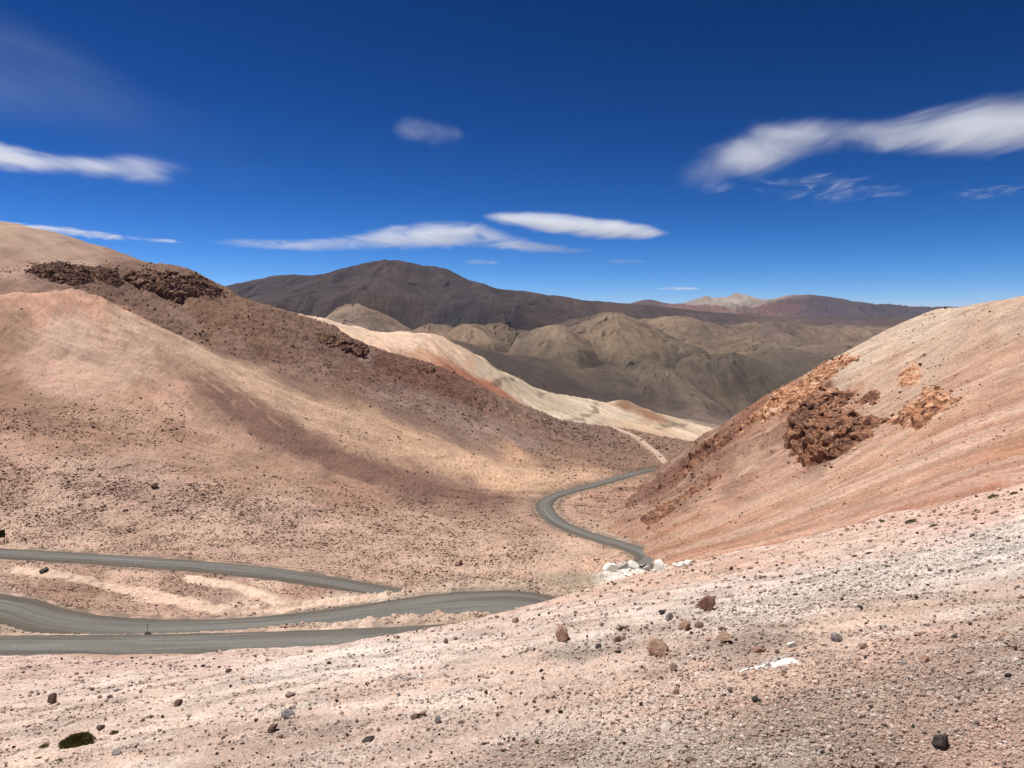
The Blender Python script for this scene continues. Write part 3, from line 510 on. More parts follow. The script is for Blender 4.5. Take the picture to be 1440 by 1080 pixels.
# ================================================================== DARK MOUNTAIN
dc = []
DM = [(200, 435, 6800), (280, 418, 6600), (315, 408, 6500), (350, 398, 6500), (400, 387, 6500), (450, 389, 6400), (500, 381, 6300), (547, 369, 6200), (575, 374, 6200), (605, 380, 6200), (620, 379, 6200), (650, 392, 6200), (690, 407, 6300), (720, 409, 6400), (760, 416, 6500), (800, 423, 6600), (850, 426, 6700), (900, 430, 6900), (950, 439, 7100), (1000, 446, 7300), (1060, 448.5, 7500), (1150, 450, 7700), (1300, 453, 8000), (1440, 455, 8000)]
A(dc, DM); A(dc, [(300, 450, 4300), (400, 430, 4800), (450, 425, 4800), (520, 425, 4700), (600, 430, 4700), (680, 440, 4600), (750, 440, 4900), (640, 410, 5500), (550, 400, 5400), (450, 405, 5600), (350, 418, 5600), (750, 430, 5500), (850, 442, 5400), (950, 446, 5800), (1100, 452, 6000), (1300, 458, 6000), (500, 455, 4200), (650, 455, 4200), (800, 460, 4400), (1000, 470, 4800)])
for px, py, Y0 in DM[::3]:
    x, y, z = W(px, py, Y0); dc += [(x*1.15, y*1.15, z-130), (x*1.4, y*1.4, z-400)]
df = Field(-.7, .85, 1000, np.geomspace(4100, 9500, 480)); df.Z = TPS(dc, 1e-6)(df.X, df.Y); X, Y = df.X, df.Y
wx, wy = X+300*fbm(X/1500, Y/1500, 3), Y+300*fbm(X/1500+9, Y/1500, 3)
df.Z += 60*(ridged(wx/1500, wy/2400, 2)-.9)*sstep(6100, 5000, Y); e1 = df.erode(620, .28, 5, .5, 9); df.Z -= 260*sstep(4700, 4100, Y); df.Z += 42*e1*sstep(6400, 5800, Y)+5*e1+6*fbm(X/120, Y/120, 4, .6)
DC = [(350, 410, (84, 76, 76)), (450, 400, (84, 76, 76)), (550, 390, (86, 74, 72)), (620, 400, (82, 74, 74)), (700, 425, (84, 76, 76)), (500, 420, (88, 76, 72)), (640, 430, (78, 72, 72)), (760, 430, (88, 78, 76)), (850, 435, (96, 82, 76)), (780, 450, (96, 84, 78)), (580, 425, (92, 80, 74)), (900, 440, (88, 80, 78)), (1000, 451, (104, 92, 88)), (1100, 453, (122, 106, 98)), (1200, 454, (118, 102, 98)), (940, 446, (96, 84, 80)), (420, 430, (92, 82, 78))]
drgb = df.colour(DC, 1.8, .02)
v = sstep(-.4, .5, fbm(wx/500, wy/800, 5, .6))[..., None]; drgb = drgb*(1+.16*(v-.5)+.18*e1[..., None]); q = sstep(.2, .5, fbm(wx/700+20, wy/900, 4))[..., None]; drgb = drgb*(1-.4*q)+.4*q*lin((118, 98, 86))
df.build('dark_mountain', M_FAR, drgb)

# ================================================================== FAR PEAKS
ec = []
EP = [(820, 436, 17000), (870, 431, 17000), (895, 424, 17000), (915, 421, 17000), (935, 427, 17000), (950, 431, 17000), (970, 424, 17500), (985, 419, 17500), (995, 415.5, 17500), (1006, 421, 17500), (1015, 421, 17500), (1025, 416, 17500), (1038, 412.5, 17500), (1052, 416, 17500), (1064, 421, 17500), (1080, 422, 17000), (1100, 417, 17000), (1130, 414.5, 17000), (1150, 416, 17000), (1175, 423, 17000), (1210, 430, 17000), (1240, 433, 17000), (1260, 432, 17200), (1285, 437, 17500), (1340, 440, 18000), (1440, 442, 18000), (1550, 444, 18000)]
A(ec, EP); A(ec, [(900, 445, 12000), (1000, 448, 12000), (1100, 448, 12000), (1200, 448, 12000), (1350, 450, 12000), (1500, 452, 12000), (1000, 436, 14500), (1040, 434, 14500), (1130, 434, 14200), (920, 434, 14500), (1080, 440, 14000), (1200, 440, 14000)])
for px, py, Y0 in EP[::2]:
    x, y, z = W(px, py, Y0); ec += [(x*1.1, y*1.1, z-300), (x*1.3, y*1.3, z-700)]
ef = Field(.02, .9, 1100, np.geomspace(9500, 22000, 300)); ef.Z = TPS(ec)(ef.X, ef.Y); X, Y = ef.X, ef.Y
rg = ridged(X/900, Y/2200, 5, .55); ef.Z += ((rg-.95)*55-45)*sstep(17200, 15800, Y)+14*fbm(X/280, Y/500, 5, .6)*(.3+2.2*np.exp(-((ef.U-.29)/.045)**2))
EC = [(915, 426, (122, 100, 98)), (900, 432, (108, 94, 92)), (960, 434, (144, 116, 110)), (990, 422, (176, 166, 160), .9), (1035, 420, (188, 182, 174), 1.6), (1012, 426, (176, 166, 158), 1.1), (1055, 428, (170, 160, 152), 1.1), (1060, 424, (160, 152, 146), .7), (1030, 430, (150, 142, 136), .7), (1005, 432, (146, 116, 108)), (1070, 434, (136, 106, 102)), (1100, 432, (124, 98, 96)), (1060, 442, (120, 98, 96)), (1130, 425, (102, 88, 92)), (1170, 430, (98, 88, 94)), (1150, 436, (98, 88, 94)), (1250, 438, (96, 88, 95)), (1350, 443, (94, 87, 93)), (1200, 446, (96, 88, 92)), (1000, 446, (96, 88, 90)), (1115, 423, (118, 94, 92), .5)]
e1 = ef.erode(1500, .2, 5, .5, 4); ef.Z += 26*e1*sstep(17000, 15500, Y)+2*e1
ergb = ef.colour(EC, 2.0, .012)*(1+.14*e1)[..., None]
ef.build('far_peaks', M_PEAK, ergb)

# ================================================================== PLAIN TO THE HORIZON
n = 60; ang = np.linspace(0, 2*np.pi, 97)[:-1]; rad = np.r_[0.01, np.geomspace(500, 60000, n)]
V = np.array([(r*math.cos(a), r*math.sin(a)+50, -640-0*r) for r in rad for a in ang]); k = len(ang)
Q = np.array([(i*k+j, (i+1)*k+j, (i+1)*k+(j+1) % k, i*k+(j+1) % k) for i in range(n) for j in range(k)])
me = mesh_from('plain', V, Q, True, np.tile(lin((120, 104, 96))*ALB, (len(V), 1))); tag(link('plain', me, M_FAR), kind='structure')

#@@DETAIL@@
# ================================================================== ROCKS
def ico(level):
    import bmesh
    bm = bmesh.new(); bmesh.ops.create_icosphere(bm, subdivisions=level, radius=1); bm.verts.ensure_lookup_table()
    V = np.array([v.co[:] for v in bm.verts]); T = np.array([[v.index for v in f.verts] for f in bm.faces]); bm.free(); return V, T
ICO = {k: ico(k) for k in (1, 2, 3, 4)}
def rock_shape(level, seed, cuts=12, flat=.75, d0=.42, d1=.30):
    r = np.random.default_rng(seed); V, T = ICO[level]; V = V*np.array([1, .62+.35*r.random(), flat*(.75+.4*r.random())])
    for k in range(cuts):
        n = r.normal(size=3); n /= np.linalg.norm(n); d = d0+d1*r.random(); e = V@n-d*np.abs(n*[1, .8, flat]).sum()**.5*.92; V = V-np.clip(e, 0, None)[:, None]*n*.97
    if level > 1:
        V = V+.045*fbm(V[:, 0]*2.5+seed, V[:, 1]*2.5+V[:, 2]*3, 4, .6)[:, None]*V
    return V-[0, 0, V[:, 2].min()], T
def rock_mat(name, c1, c2, scale=8., bump=.5):
    m, nt, b = newmat(name, .9); L = nt.links.new; co = N(nt, 'ShaderNodeTexCoord').outputs['Object']
    n1 = N(nt, 'ShaderNodeTexNoise', Scale=scale*.25, Detail=10., Roughness=.7); L(co, n1.inputs['Vector'])
    n2 = N(nt, 'ShaderNodeTexNoise', Scale=scale, Detail=6., Roughness=.7); L(co, n2.inputs['Vector'])
    c = mix(nt, ramp(nt, n1.outputs[0], .36, .64), c1, c2); gf = ramp(nt, n2.outputs[0], .3, .7, .7, 1.3); fc = nt.nodes.new('ShaderNodeCombineColor')
    for i in range(3): L(gf, fc.inputs[i])
    L(mix(nt, 1., c, fc.outputs[0], 'MULTIPLY'), b.inputs['Base Color'])
    bp = N(nt, 'ShaderNodeBump', Strength=bump, Distance=.06); L(math_(nt, 'ADD', n1.outputs[0], n2.outputs[0]), bp.inputs['Height']); L(bp.outputs[0], b.inputs['Normal']); return m
RM = {'red': rock_mat('rust_red_rock', (.22, .12, .09), (.42, .28, .21)), 'brown': rock_mat('dark_brown_rock', (.10, .065, .05), (.20, .135, .11)), 'grey': rock_mat('grey_rock', (.17, .15, .145), (.33, .30, .29)),
      'dark': rock_mat('blackish_rock', (.035, .03, .028), (.09, .075, .068)), 'pale': rock_mat('pale_pink_rock', (.42, .33, .28), (.60, .52, .47)), 'white': rock_mat('white_rock', (.62, .58, .53), (.80, .77, .73)), 'tan': rock_mat('tan_rock', (.26, .18, .14), (.42, .31, .26))}
RMESH = {}
def rock_mesh(colr, var, level):
    k = (colr, var, level)
    if k not in RMESH:
        V, T = rock_shape(level, 100+var, 12+var % 4, .8, .38, .28); V = V/np.abs(V[:, 0]).max(); me = mesh_from(colr+'_rock', V, T, level >= 4); me.materials.append(RM[colr]); RMESH[k] = me
    return RMESH[k]
def put_rock(field, px, py, wpx, colr, name='rock', sink=.12, var=None, level=2, hs=1., rz=None):
    x, y, z = field.world(px, py); r = wpx*y/F/2/.9; var = random.randrange(10) if var is None else var
    o = bpy.data.objects.new(name, rock_mesh(colr, var, level)); COL.objects.link(o)
    o.scale = (r, r*(.85+.3*random.random()), r*hs); o.location = (x, y, z-sink*r); o.rotation_euler = (random.uniform(-.2, .2), random.uniform(-.2, .2), random.uniform(-.6, .6) if rz is None else rz); return o

BOULDERS = [  # px, py of the foot, width in px, colour, height factor, shape, label
    (790, 900, 27, 'red', 1.25, 1, 'squarish rust red boulder standing alone on the pale slope below the big road bend'),
    (995, 857, 31, 'red', .95, 2, 'rounded rust red boulder with a dark underside, farthest of the three big ones'),
    (927, 921, 33, 'red', .95, 3, 'angular reddish brown boulder beside the grey gravel, nearest of the three big ones'),
    (963, 886, 19, 'red', .9, 4, 'small reddish boulder behind the nearest big boulder, left of a flatter one'),
    (983, 883, 15, 'brown', .7, 5, 'low brown stone touching the right side of the small reddish boulder'),
    (1014, 887, 17, 'tan', .6, 6, 'flat tan stone alone to the right of the small reddish boulders'),
    (942, 872, 13, 'grey', .8, 7, 'grey stone between the dry dead shrub and the farthest red boulder'),
    (930, 864, 11, 'dark', .7, 8, 'dark stone just left of the grey stone behind the dry dead shrub'),
    (1020, 903, 22, 'red', .6, 9, 'broken flat red rock lying in rubble right of the nearest big boulder'),
    (1067, 918, 19, 'red', .8, 1, 'reddish stone just above the left end of the white mineral streak'),
    (1114, 910, 20, 'white', .6, 2, 'bright white rock lying above the white mineral streak'),
    (1175, 901, 19, 'grey', .9, 3, 'upright slate grey stone on the gravel right of the white rock'),
    (1092, 919, 9, 'brown', .9, 4, 'small brown stone between the white rock and the white mineral streak'),
    (842, 912, 11, 'dark', .8, 5, 'small dark grey stone on the right edge of the grey gravel patch'),
    (870, 918, 9, 'dark', .7, 6, 'small black stone left of the nearest big boulder below the gravel patch'),
    (868, 904, 13, 'brown', .7, 7, 'brown stone leaning on a reddish one above the small black stone'),
    (876, 900, 14, 'red', .6, 8, 'flat reddish stone behind the brown stone near the gravel patch'),
    (947, 941, 12, 'tan', .9, 9, 'tan stone set in front of the nearest big boulder'),
    (1063, 987, 15, 'dark', .9, 1, 'dark pointed stone on bare ground below the white mineral streak'),
    (1048, 955, 10, 'pale', .7, 2, 'pale round stone under the left end of the white mineral streak'),
    (1103, 945, 10, 'tan', .8, 4, 'tan stone resting on the lower edge of the white mineral streak'),
    (405, 1009, 22, 'grey', .8, 3, 'large grey rock with a pale block at its side in the left foreground'),
    (392, 1013, 12, 'pale', .8, 4, 'pale block at the left side of the large grey rock'),
    (384, 1028, 14, 'brown', .9, 5, 'dark jagged rock below the large grey rock'),
    (406, 980, 14, 'tan', .8, 6, 'tan rock behind the large grey rock, up the slope'),
    (365, 1000, 9, 'white', .8, 6, 'small white rock to the left of the large grey rock'),
    (75, 989, 15, 'brown', .95, 7, 'three-cornered dark red rock on the left slope above the big green cushion plant'),
    (140, 1027, 13, 'brown', .7, 8, 'dark brown rounded rock behind the big green cushion plant'),
    (251, 992, 10, 'brown', .9, 9, 'upright split brown rock on the left slope'),
    (266, 1008, 11, 'pale', .9, 1, 'pale pointed rock just below the upright split brown rock'),
    (155, 982, 9, 'grey', .9, 2, 'bluish grey stone on the left slope above the rounded brown rock'),
    (165, 1060, 15, 'grey', .6, 3, 'flat grey rock pair to the right of the big green cushion plant'),
    (585, 1010, 15, 'brown', .6, 5, 'dark flat rock beside a tan one in the middle foreground'),
    (596, 1006, 12, 'tan', .8, 6, 'tan rock leaning on the dark flat rock in the middle foreground'),
    (616, 1016, 12, 'grey', .8, 7, 'grey rock to the right of the dark flat and tan rocks'),
    (407, 1001, 9, 'dark', .7, 7, 'black rock by the left edge of the middle foreground, half sunk') if False else (560, 979, 9, 'grey', .6, 8, 'small grey stone uphill of the dark flat and tan rocks'),
    (519, 1042, 17, 'dark', .4, 9, 'black flat stone near the bottom of the middle foreground'),
    (770, 1002, 9, 'dark', .8, 1, 'left one of two small black stones side by side on smooth ground'),
    (788, 1002, 9, 'dark', .8, 2, 'right one of two small black stones side by side on smooth ground'),
    (972, 1072, 22, 'brown', .5, 3, 'dark broken rock in the coarse gravel at the bottom edge'),
    (937, 1027, 20, 'pale', .5, 4, 'pale slab with a dark side standing at the edge of the coarse gravel'),
    (1322, 1052, 22, 'dark', 1.2, 5, 'jet black rock in the coarse gravel near the bottom right corner'),
    (1418, 953, 10, 'dark', .9, 6, 'small jet black stone in the coarse gravel above the jet black rock'),
    (1300, 930, 17, 'red', .5, 7, 'flat reddish rock with a dark side on the coarse gravel'),
    (1212, 912, 14, 'tan', .7, 8, 'tan stone in pale rubble right of the slate grey stone'),
    (1270, 936, 11, 'grey', .6, 9, 'low grey stone left of the flat reddish rock'),
    (286, 938, 9, 'dark', .7, 1, 'small black stone on the whitish slope below the straight lower road'),
    (463, 934, 8, 'dark', .8, 2, 'small black stone just under the brink near a pale pebble heap'),
    (275, 938, 6, 'dark', .7, 3, 'tiny black stone beside the small black stone below the straight lower road'),
    (1075, 1010, 10, 'tan', .7, 5, 'tan stone at the start of the coarse gravel, below the dark pointed stone')]
for i, (px, py, wp, c, hs, var, lab) in enumerate(BOULDERS):
    o = put_rock(fg, px, py, wp*.86, c, 'boulder' if wp > 24 else 'rock', .15, var, 4 if wp > 17 else 3, hs); tag(o, lab, 'boulder' if wp > 24 else 'rock')
# the white blocks where the road comes round the spur
WB = [(859, 803, 18, .85, 'large round white boulder apart from the white block row, at its left end'), (890, 800, 15, .8, 'white block with a shaded hollow underneath, second from the left of the row'), (903, 799, 8, .8, 'small greyish block next to the hollow white block'),
      (910, 802, 11, .7, 'low white block in the middle of the row, left of the tallest'), (926, 803, 15, .85, 'tallest white block with a split dark side in the row above the road'), (920, 805, 6, .7, 'small white stone lying in front of the tallest white block'), (935, 798, 9, .7, 'low white block touching the right of the tallest one'),
      (950, 797, 9, .7, 'white block between the tallest one and the right end of the row'), (958, 797, 9, .8, 'last but one white block at the right end of the row'), (967, 796, 10, .9, 'white block closing the right end of the row at the foot of the orange scree')]
for px, py, wp, hs, lab in WB:
    o = put_rock(lf if not np.isfinite(fg.hit(px, py)[0]) else fg, px, py, wp*1.1, 'white' if wp != 8 else 'grey', 'white_boulder', .12, None, 3, hs); tag(o, lab, 'boulder')
# small loose stones one can count
KINDS = {'dark': ('small blackish stone lying loose on the pale foreground slope', 'small blackish stones'), 'brown': ('small dark brown stone lying loose on the pale foreground slope', 'small dark brown stones'), 'red': ('small rusty stone lying loose on the pale foreground slope', 'small rusty stones'),
         'grey': ('small grey stone lying loose on the pale foreground slope', 'small grey stones'), 'pale': ('small pale stone lying loose on the foreground slope', 'small pale stones'), 'white': ('small white stone lying loose on the foreground slope', 'small white stones')}
taken = [(b[0], b[1], b[2]) for b in BOULDERS]; cnt = 0
while cnt < 200:
    px = random.uniform(5, 1435); py = random.uniform(800, 1076)
    if not np.isfinite(fg.hit(px, py)[0]) or fg.hit(px, py)[0] > 75: continue
    if any(abs(px-a) < w+5 and abs(py-b) < w*.7+4 for a, b, w in taken): continue
    if random.random() > .35+.65*(px > 700): continue
    wp = 3.0+random.paretovariate(2.6)*1.5
    if wp > 13: continue
    c = random.choices(list(KINDS), (24, 26, 16, 16, 10, 8))[0]; o = put_rock(fg, px, py, wp, c, 'stone', .2, None, 2, random.uniform(.6, 1.)); tag(o, KINDS[c][0], 'stone', KINDS[c][1]); taken.append((px, py, wp)); cnt += 1

for k in range(26):      # crumbs of the white crust
    t = random.random(); px = 1036+t*88+random.gauss(0, 7); py = 946-t*13+random.gauss(0, 3.5); o = put_rock(fg, px, py, random.uniform(2.2, 5), random.choice(('white', 'white', 'pale')), 'stone', .2, None, 2, .7); tag(o, 'white crumb of stone beside the bright mineral crust', 'stone', 'white crumbs around the mineral crust')
# ---- countless pebbles and rubble, one object each
def scatter(name, field, n, sizer, accept, palette, sink=.3, flat=.7, wide=1., ground=None, gshare=0., band=(0, 1440, 600, 1080), nvar=8, mat=None, rough=True):
    """n stones; picture points only spread them evenly over what can be seen, each then has its own place and size on the ground"""
    u0, v0 = uv(band[0]-60, 540); u1, _ = uv(band[1]+60, 540)
    px = RNG.uniform(band[0]-80, band[1]+80, n*2); py = RNG.uniform(band[2], band[3], n*2); u, v = uv(px, py)
    # meet the ground along many sight lines at once
    i = np.clip(np.round((u-field.u[0])/(field.u[1]-field.u[0])).astype(int), 0, len(field.u)-1); T = field.Z/field.y; y = np.full(len(px), np.nan)
    Tm = np.maximum.accumulate(T, axis=1)
    for c in np.unique(i):
        k = np.nonzero(i == c)[0]; j = np.searchsorted(Tm[c], v[k]); ok = (j > 0) & (j < len(field.y))
        jj = j[ok]; a = (v[k[ok]]-T[c, jj-1])/(T[c, jj]-T[c, jj-1]+1e-9); y[k[ok]] = field.y[jj-1]+np.clip(a, 0, 1)*(field.y[jj]-field.y[jj-1])
    ok = np.isfinite(y); px, py, y, u = px[ok], py[ok], y[ok], u[ok]; x = u*y; ok = accept(px, py, x, y) > RNG.random(len(x)); px, py, x, y = px[ok][:n], py[ok][:n], x[ok][:n], y[ok][:n]
    z = field.z_at(x, y); m = len(x); r = sizer(m)*np.maximum(y, 1)/F/2
    shp = [rock_shape(1, 300+k, 5, flat) for k in range(nvar)]; T0 = shp[0][1]; Vs = np.stack([q[0] for q in shp]); var = RNG.integers(0, nvar, m)
    B = Vs[var]*RNG.uniform(.7, 1.3, (m, 1, 3)); a = RNG.uniform(0, 6.28, m); ca, sa = np.cos(a)[:, None], np.sin(a)[:, None]; t = RNG.normal(0, .3, m)[:, None]
    bx, by, bz = B[..., 0], B[..., 1], B[..., 2]-sink; by, bz = by-t*bz, bz+t*by
    P = np.stack([(bx*ca-by*sa)*wide, (bx*sa+by*ca), bz], -1)*r[:, None, None]+np.stack([x, y, z], -1)[:, None]
    c = np.array([lin(q) for q, _ in palette])*ALB; w = np.array([q for _, q in palette], float); ci = RNG.choice(len(c), m, p=w/w.sum()); cc = c[ci]
    if ground is not None:
        iu = np.clip(np.round((x/y-field.u[0])/(field.u[1]-field.u[0])).astype(int), 0, len(field.u)-1); jy = np.clip(np.searchsorted(field.y, y), 0, len(field.y)-1); own = (RNG.random(m) < gshare)[:, None]
        cc = np.where(own, ground[iu, jy]*ALB*np.array(GAIN[field.name]), cc)
    cc = cc*RNG.uniform(.72, 1.22, (m, 1)); k = B.shape[1]
    me = mesh_from(name, P.reshape(-1, 3), (T0[None]+(np.arange(m)*k)[:, None, None]).reshape(-1, 3), False, np.repeat(cc, k, 0)); return tag(link(name, me, mat), kind='stuff')
M_PEB, nt, b = newmat('loose_stone'); nt.links.new(N(nt, 'ShaderNodeVertexColor', layer_name='Col').outputs[0], b.inputs['Base Color'])
par = lambda a, lo, hi: (lambda m: np.minimum(lo*RNG.random(m)**(-1/a), hi))
gravel_zone = lambda px, py: sstep(760, 1280, px+1.1*(py-930))*sstep(890, 1030, py+.10*(px-1000))
def acc_fg(px, py, x, y):
    f = .16+.85*sstep(-.05, .45, fbm(x*.55+70, y*1.3+3, 4, .62))+.2*sstep(-.3, .4, fbm(x/2.1, y/2.1, 3)); g = gravel_zone(px, py); band = np.exp(-((py-(760+(1440-px)*.27))/26.)**2)*sstep(880, 1050, px)
    return np.clip(f*.55+g*.9+band*.8, 0, 1)*(y < 130)
scatter('pebbles', fg, 140000, par(2.15, 1.0, 6.5), acc_fg, [((228, 206, 192), 6), ((214, 190, 176), 4), ((170, 148, 136), 2), ((242, 232, 222), 3), ((120, 102, 94), .9), ((196, 158, 140), 1.5)], .25, .8, 1.25, fgrgb, .8, (0, 1440, 690, 1080), mat=M_PEB)
def acc_gr(px, py, x, y): return np.clip(gravel_zone(px, py)*(.25+.75*sstep(-.25, .35, fbm(x*1.3, y*1.3, 3))), 0, 1)
scatter('coarse_gravel', fg, 42000, par(2.5, 1.7, 9), acc_gr, [((220, 194, 180), 6), ((200, 176, 162), 5), ((172, 160, 148), 4), ((234, 220, 210), 3), ((134, 120, 112), 1.1), ((204, 170, 154), 2)], .22, .8, 1.15, fgrgb, .6, (780, 1440, 880, 1080), mat=M_PEB)
def acc_dk(px, py, x, y): return np.clip(.10+sstep(.05, .45, fbm(x*.55+70, y*1.3+3, 4, .62))+.6*sstep(.1, .5, fbm(x/1.3+9, y/1.3, 3)), 0, 1)*(y < 130)
scatter('dark_pebbles', fg, 3000, par(2.3, 1.5, 4.5), acc_dk, [((96, 78, 70), 4), ((70, 58, 52), 3), ((130, 96, 82), 2)], .2, .8, 1.2, None, 0, (0, 1440, 690, 1080), mat=M_PEB)
# stones and tussocks over the valley side
def acc_val(px, py, x, y):
    cl = .18+.82*sstep(-.45, .45, fbm(x/14, y/9, 4, .6)); zone = sstep(640, 700, py-.12*(px-0)*1+30)*(px < 760)
    up = sstep(560, 590, py)*(px < 260)*sstep(640, 610, py)*.5
    d, _ = near_line(x, y, SM[::4]); e, _ = near_line(x, y, SL[::4]); off = (np.minimum(d-4, e-3.2) > 1.2)
    thin = 1-.75*sstep(.1, .4, fbm(x/22+7, y/40, 3))*(y < 160); trk = np.maximum(inside(np.array([(20, 795), (80, 803), (133, 812), (233, 834), (300, 851), (417, 852), (400, 862), (300, 862), (233, 848), (133, 824), (70, 812), (15, 806)], float), px, py), inside(np.array([(262, 809), (333, 818), (383, 834), (433, 844), (480, 839), (545, 834), (548, 840), (490, 850), (433, 857), (375, 847), (325, 829), (262, 817)], float), px, py)); thin = thin*sstep(1, -3, trk)
    right = (px > 760)*.35
    return np.clip((zone+up)*cl*1.1*thin+right*cl+.03*sstep(1, -3, trk), 0, 1)*off*(py > 560)
scatter('scattered_stones', lf, 110000, par(2.9, .95, 3.8), acc_val, [((156, 128, 110), 4), ((182, 152, 134), 5), ((126, 100, 86), 2.2), ((214, 188, 170), 3), ((100, 80, 68), 1.1)], .2, .65, 1.5, lrgb, .45, (0, 1000, 560, 905), mat=M_PEB)
def acc_flank(px, py, x, y):
    low = np.interp(px, [0, 130, 200, 330, 450, 600, 740, 860, 960], [392, 412, 452, 500, 540, 590, 640, 665, 670]); return ((py < low)*(.35+.65*sstep(-.2, .4, fbm(x/16, y/9, 4)))+.02)*(py > 355)
scatter('flank_rubble', lf, 22000, par(3.1, .9, 3), acc_flank, [((108, 84, 72), 4), ((136, 108, 94), 4), ((172, 144, 128), 2), ((86, 64, 54), 2)], .2, .7, 1.4, lrgb, .4, (0, 1000, 360, 680), mat=M_PEB)
def acc_r(px, py, x, y): return np.clip(.12+.5*sstep(.1, .5, fbm(x/9, y/9, 4))+.8*sstep(1030, 900, px+.4*(py-690)), 0, 1)
scatter('scree_stones', rf, 18000, par(2.8, .8, 3.5), acc_r, [((176, 128, 104), 4), ((128, 88, 72), 3), ((216, 180, 156), 2)], .2, .7, 1.3, rrgb, .5, (840, 1440, 430, 790), mat=M_PEB)

# ================================================================== ROCK OUTCROPS
M_CRAG, nt, b = newmat('crag_rock', .92); L = nt.links.new; vc = N(nt, 'ShaderNodeVertexColor', layer_name='Col').outputs[0]; co = N(nt, 'ShaderNodeTexCoord').outputs['Object']
n1 = N(nt, 'ShaderNodeTexNoise', Scale=.9, Detail=9., Roughness=.72); L(co, n1.inputs['Vector']); fc = nt.nodes.new('ShaderNodeCombineColor'); gf = ramp(nt, n1.outputs[0], .34, .66, .6, 1.4)
for i in range(3): L(gf, fc.inputs[i])
L(mix(nt, 1., vc, fc.outputs[0], 'MULTIPLY'), b.inputs['Base Color']); bp = N(nt, 'ShaderNodeBump', Strength=.8, Distance=.5); L(n1.outputs[0], bp.inputs['Height']); L(bp.outputs[0], b.inputs['Normal'])
def outcrop(field, poly, label, pal, amp=4., cell=5., res=.5, edge=3., push=None, seed=1, name='rock_outcrop', up=.35, blocks=.05, ochre=0.):
    """a crag built on the plane of the slope: jointed blocks stand out along the slope's normal, most at the downhill side"""
    P3 = np.array([field.world(*p) for p in poly]); c0 = P3.mean(0); A_ = np.c_[P3[:, :2]-c0[:2], np.ones(len(P3))]; g = np.linalg.lstsq(A_, P3[:, 2]-c0[2], rcond=None)[0][:2]
    gn = np.linalg.norm(g); sl = min(gn, .8); g = g/gn*sl; nrm = np.array([-g[0], -g[1], 1.]); nrm /= np.linalg.norm(nrm); dn = np.array([-g[0], -g[1], -sl*sl]); dn /= np.linalg.norm(dn); al_ = np.cross(dn, nrm)
    ln_ = (P3-c0)@al_; dd = (P3-c0)@dn; pl = np.c_[ln_, dd]; lo = pl.min(0)-edge*1.2; hi = pl.max(0)+edge*1.2
    a, b_ = np.meshgrid(np.arange(lo[0], hi[0], res), np.arange(lo[1], hi[1], res), indexing='ij'); sd = inside(pl, a, b_)+edge*.9*fbm(a/7, b_/7+seed, 3, .5); m = sstep(-.3*edge, edge*.9, sd)
    prof = up+(1-up)*sstep(0, 1, (b_-lo[1])/(hi[1]-lo[1])); base = c0+a[..., None]*al_+b_[..., None]*dn; bx, by = base[..., 0], base[..., 1]; base[..., 2] = field.z_at(bx, by); p = base.reshape(-1, 3)
    q = np.stack([a.ravel(), b_.ravel(), (p-c0)@nrm], 1); q = q+.9*np.stack([noise(q[:, 0]/4, q[:, 1]/4), noise(q[:, 1]/4+5, q[:, 0]/4), 0*q[:, 0]], 1); h = 0; cells = []
    for k, (c, w_) in enumerate(((cell*1.6, 1.), (cell*.75, .45), (cell*.3, .17), (cell*.14, .07))):
        qq = q/c*[1, 1.5, 1.]+k*3.7; f1, f2, cid = worley(qq, seed*7+k); t = _V[(cid*11+k) & 4095]; tx, ty = _V[(cid*5+1) & 4095]-.5, _V[(cid*3+2) & 4095]-.5; cen = qq-np.floor(qq)-.5
        h = h+w_*(t+.55*(tx*cen[:, 0]+ty*cen[:, 1])-.3*sstep(.12, .0, f2-f1)); cells.append(t)
    h = h+.10*fbm(q[:, 0]/1.3, q[:, 1]/1.3, 4, .6)+.5*fbm(q[:, 0]/(cell*3), q[:, 1]/(cell*3)+seed, 2); h = h.reshape(m.shape)*amp*.55*m*prof
    off = nrm*.95+dn*.12; V3 = base+h[..., None]*off-((1-m)*.9)[..., None]*[0, 0, 1]; V = V3.reshape(-1, 3); n, k = a.shape; idx = np.arange(n*k).reshape(n, k)
    keep = (m > .02); Q = np.stack([idx[:-1, :-1], idx[1:, :-1], idx[1:, 1:], idx[:-1, 1:]], -1); Q = Q[keep[:-1, :-1] | keep[1:, 1:]]
    if np.cross(al_, dn)@nrm < 0: Q = Q[:, ::-1]
    c = np.array([lin(a_) for a_ in pal])*ALB*1.3; t = np.clip(.46+1.15*(cells[0]*.2+cells[1]*.25+cells[2]*.3+cells[3]*.25-.5)+.35*fbm(q[:, 0]/5, q[:, 1]/3, 4, .6), .02, .98)*(len(c)-1); i0 = np.clip(t.astype(int), 0, len(c)-2); f = (t-i0)[:, None]
    ocp = (sstep(.12, .5, fbm(q[:, 0]/3.2+seed, q[:, 1]/4.5, 4, .6))*ochre)[:, None]
    # loosened blocks on and around it
    T3 = np.vstack([Q[:, [0, 1, 2]], Q[:, [0, 2, 3]]]); cc = c[i0]*(1-f)+c[i0+1]*f; cc = cc*(1-ocp)+ocp*lin((198, 142, 104))*ALB*1.2*RNG.uniform(.8, 1.15, (len(cc), 1)); r = np.random.default_rng(seed); sel = np.argwhere((m > .12) & (sd > -edge)); nb = int(len(sel)*res*res*blocks); sel = sel[r.integers(0, len(sel), nb)]
    Vb = []; Tb = []; Cb = []; o_ = len(V)
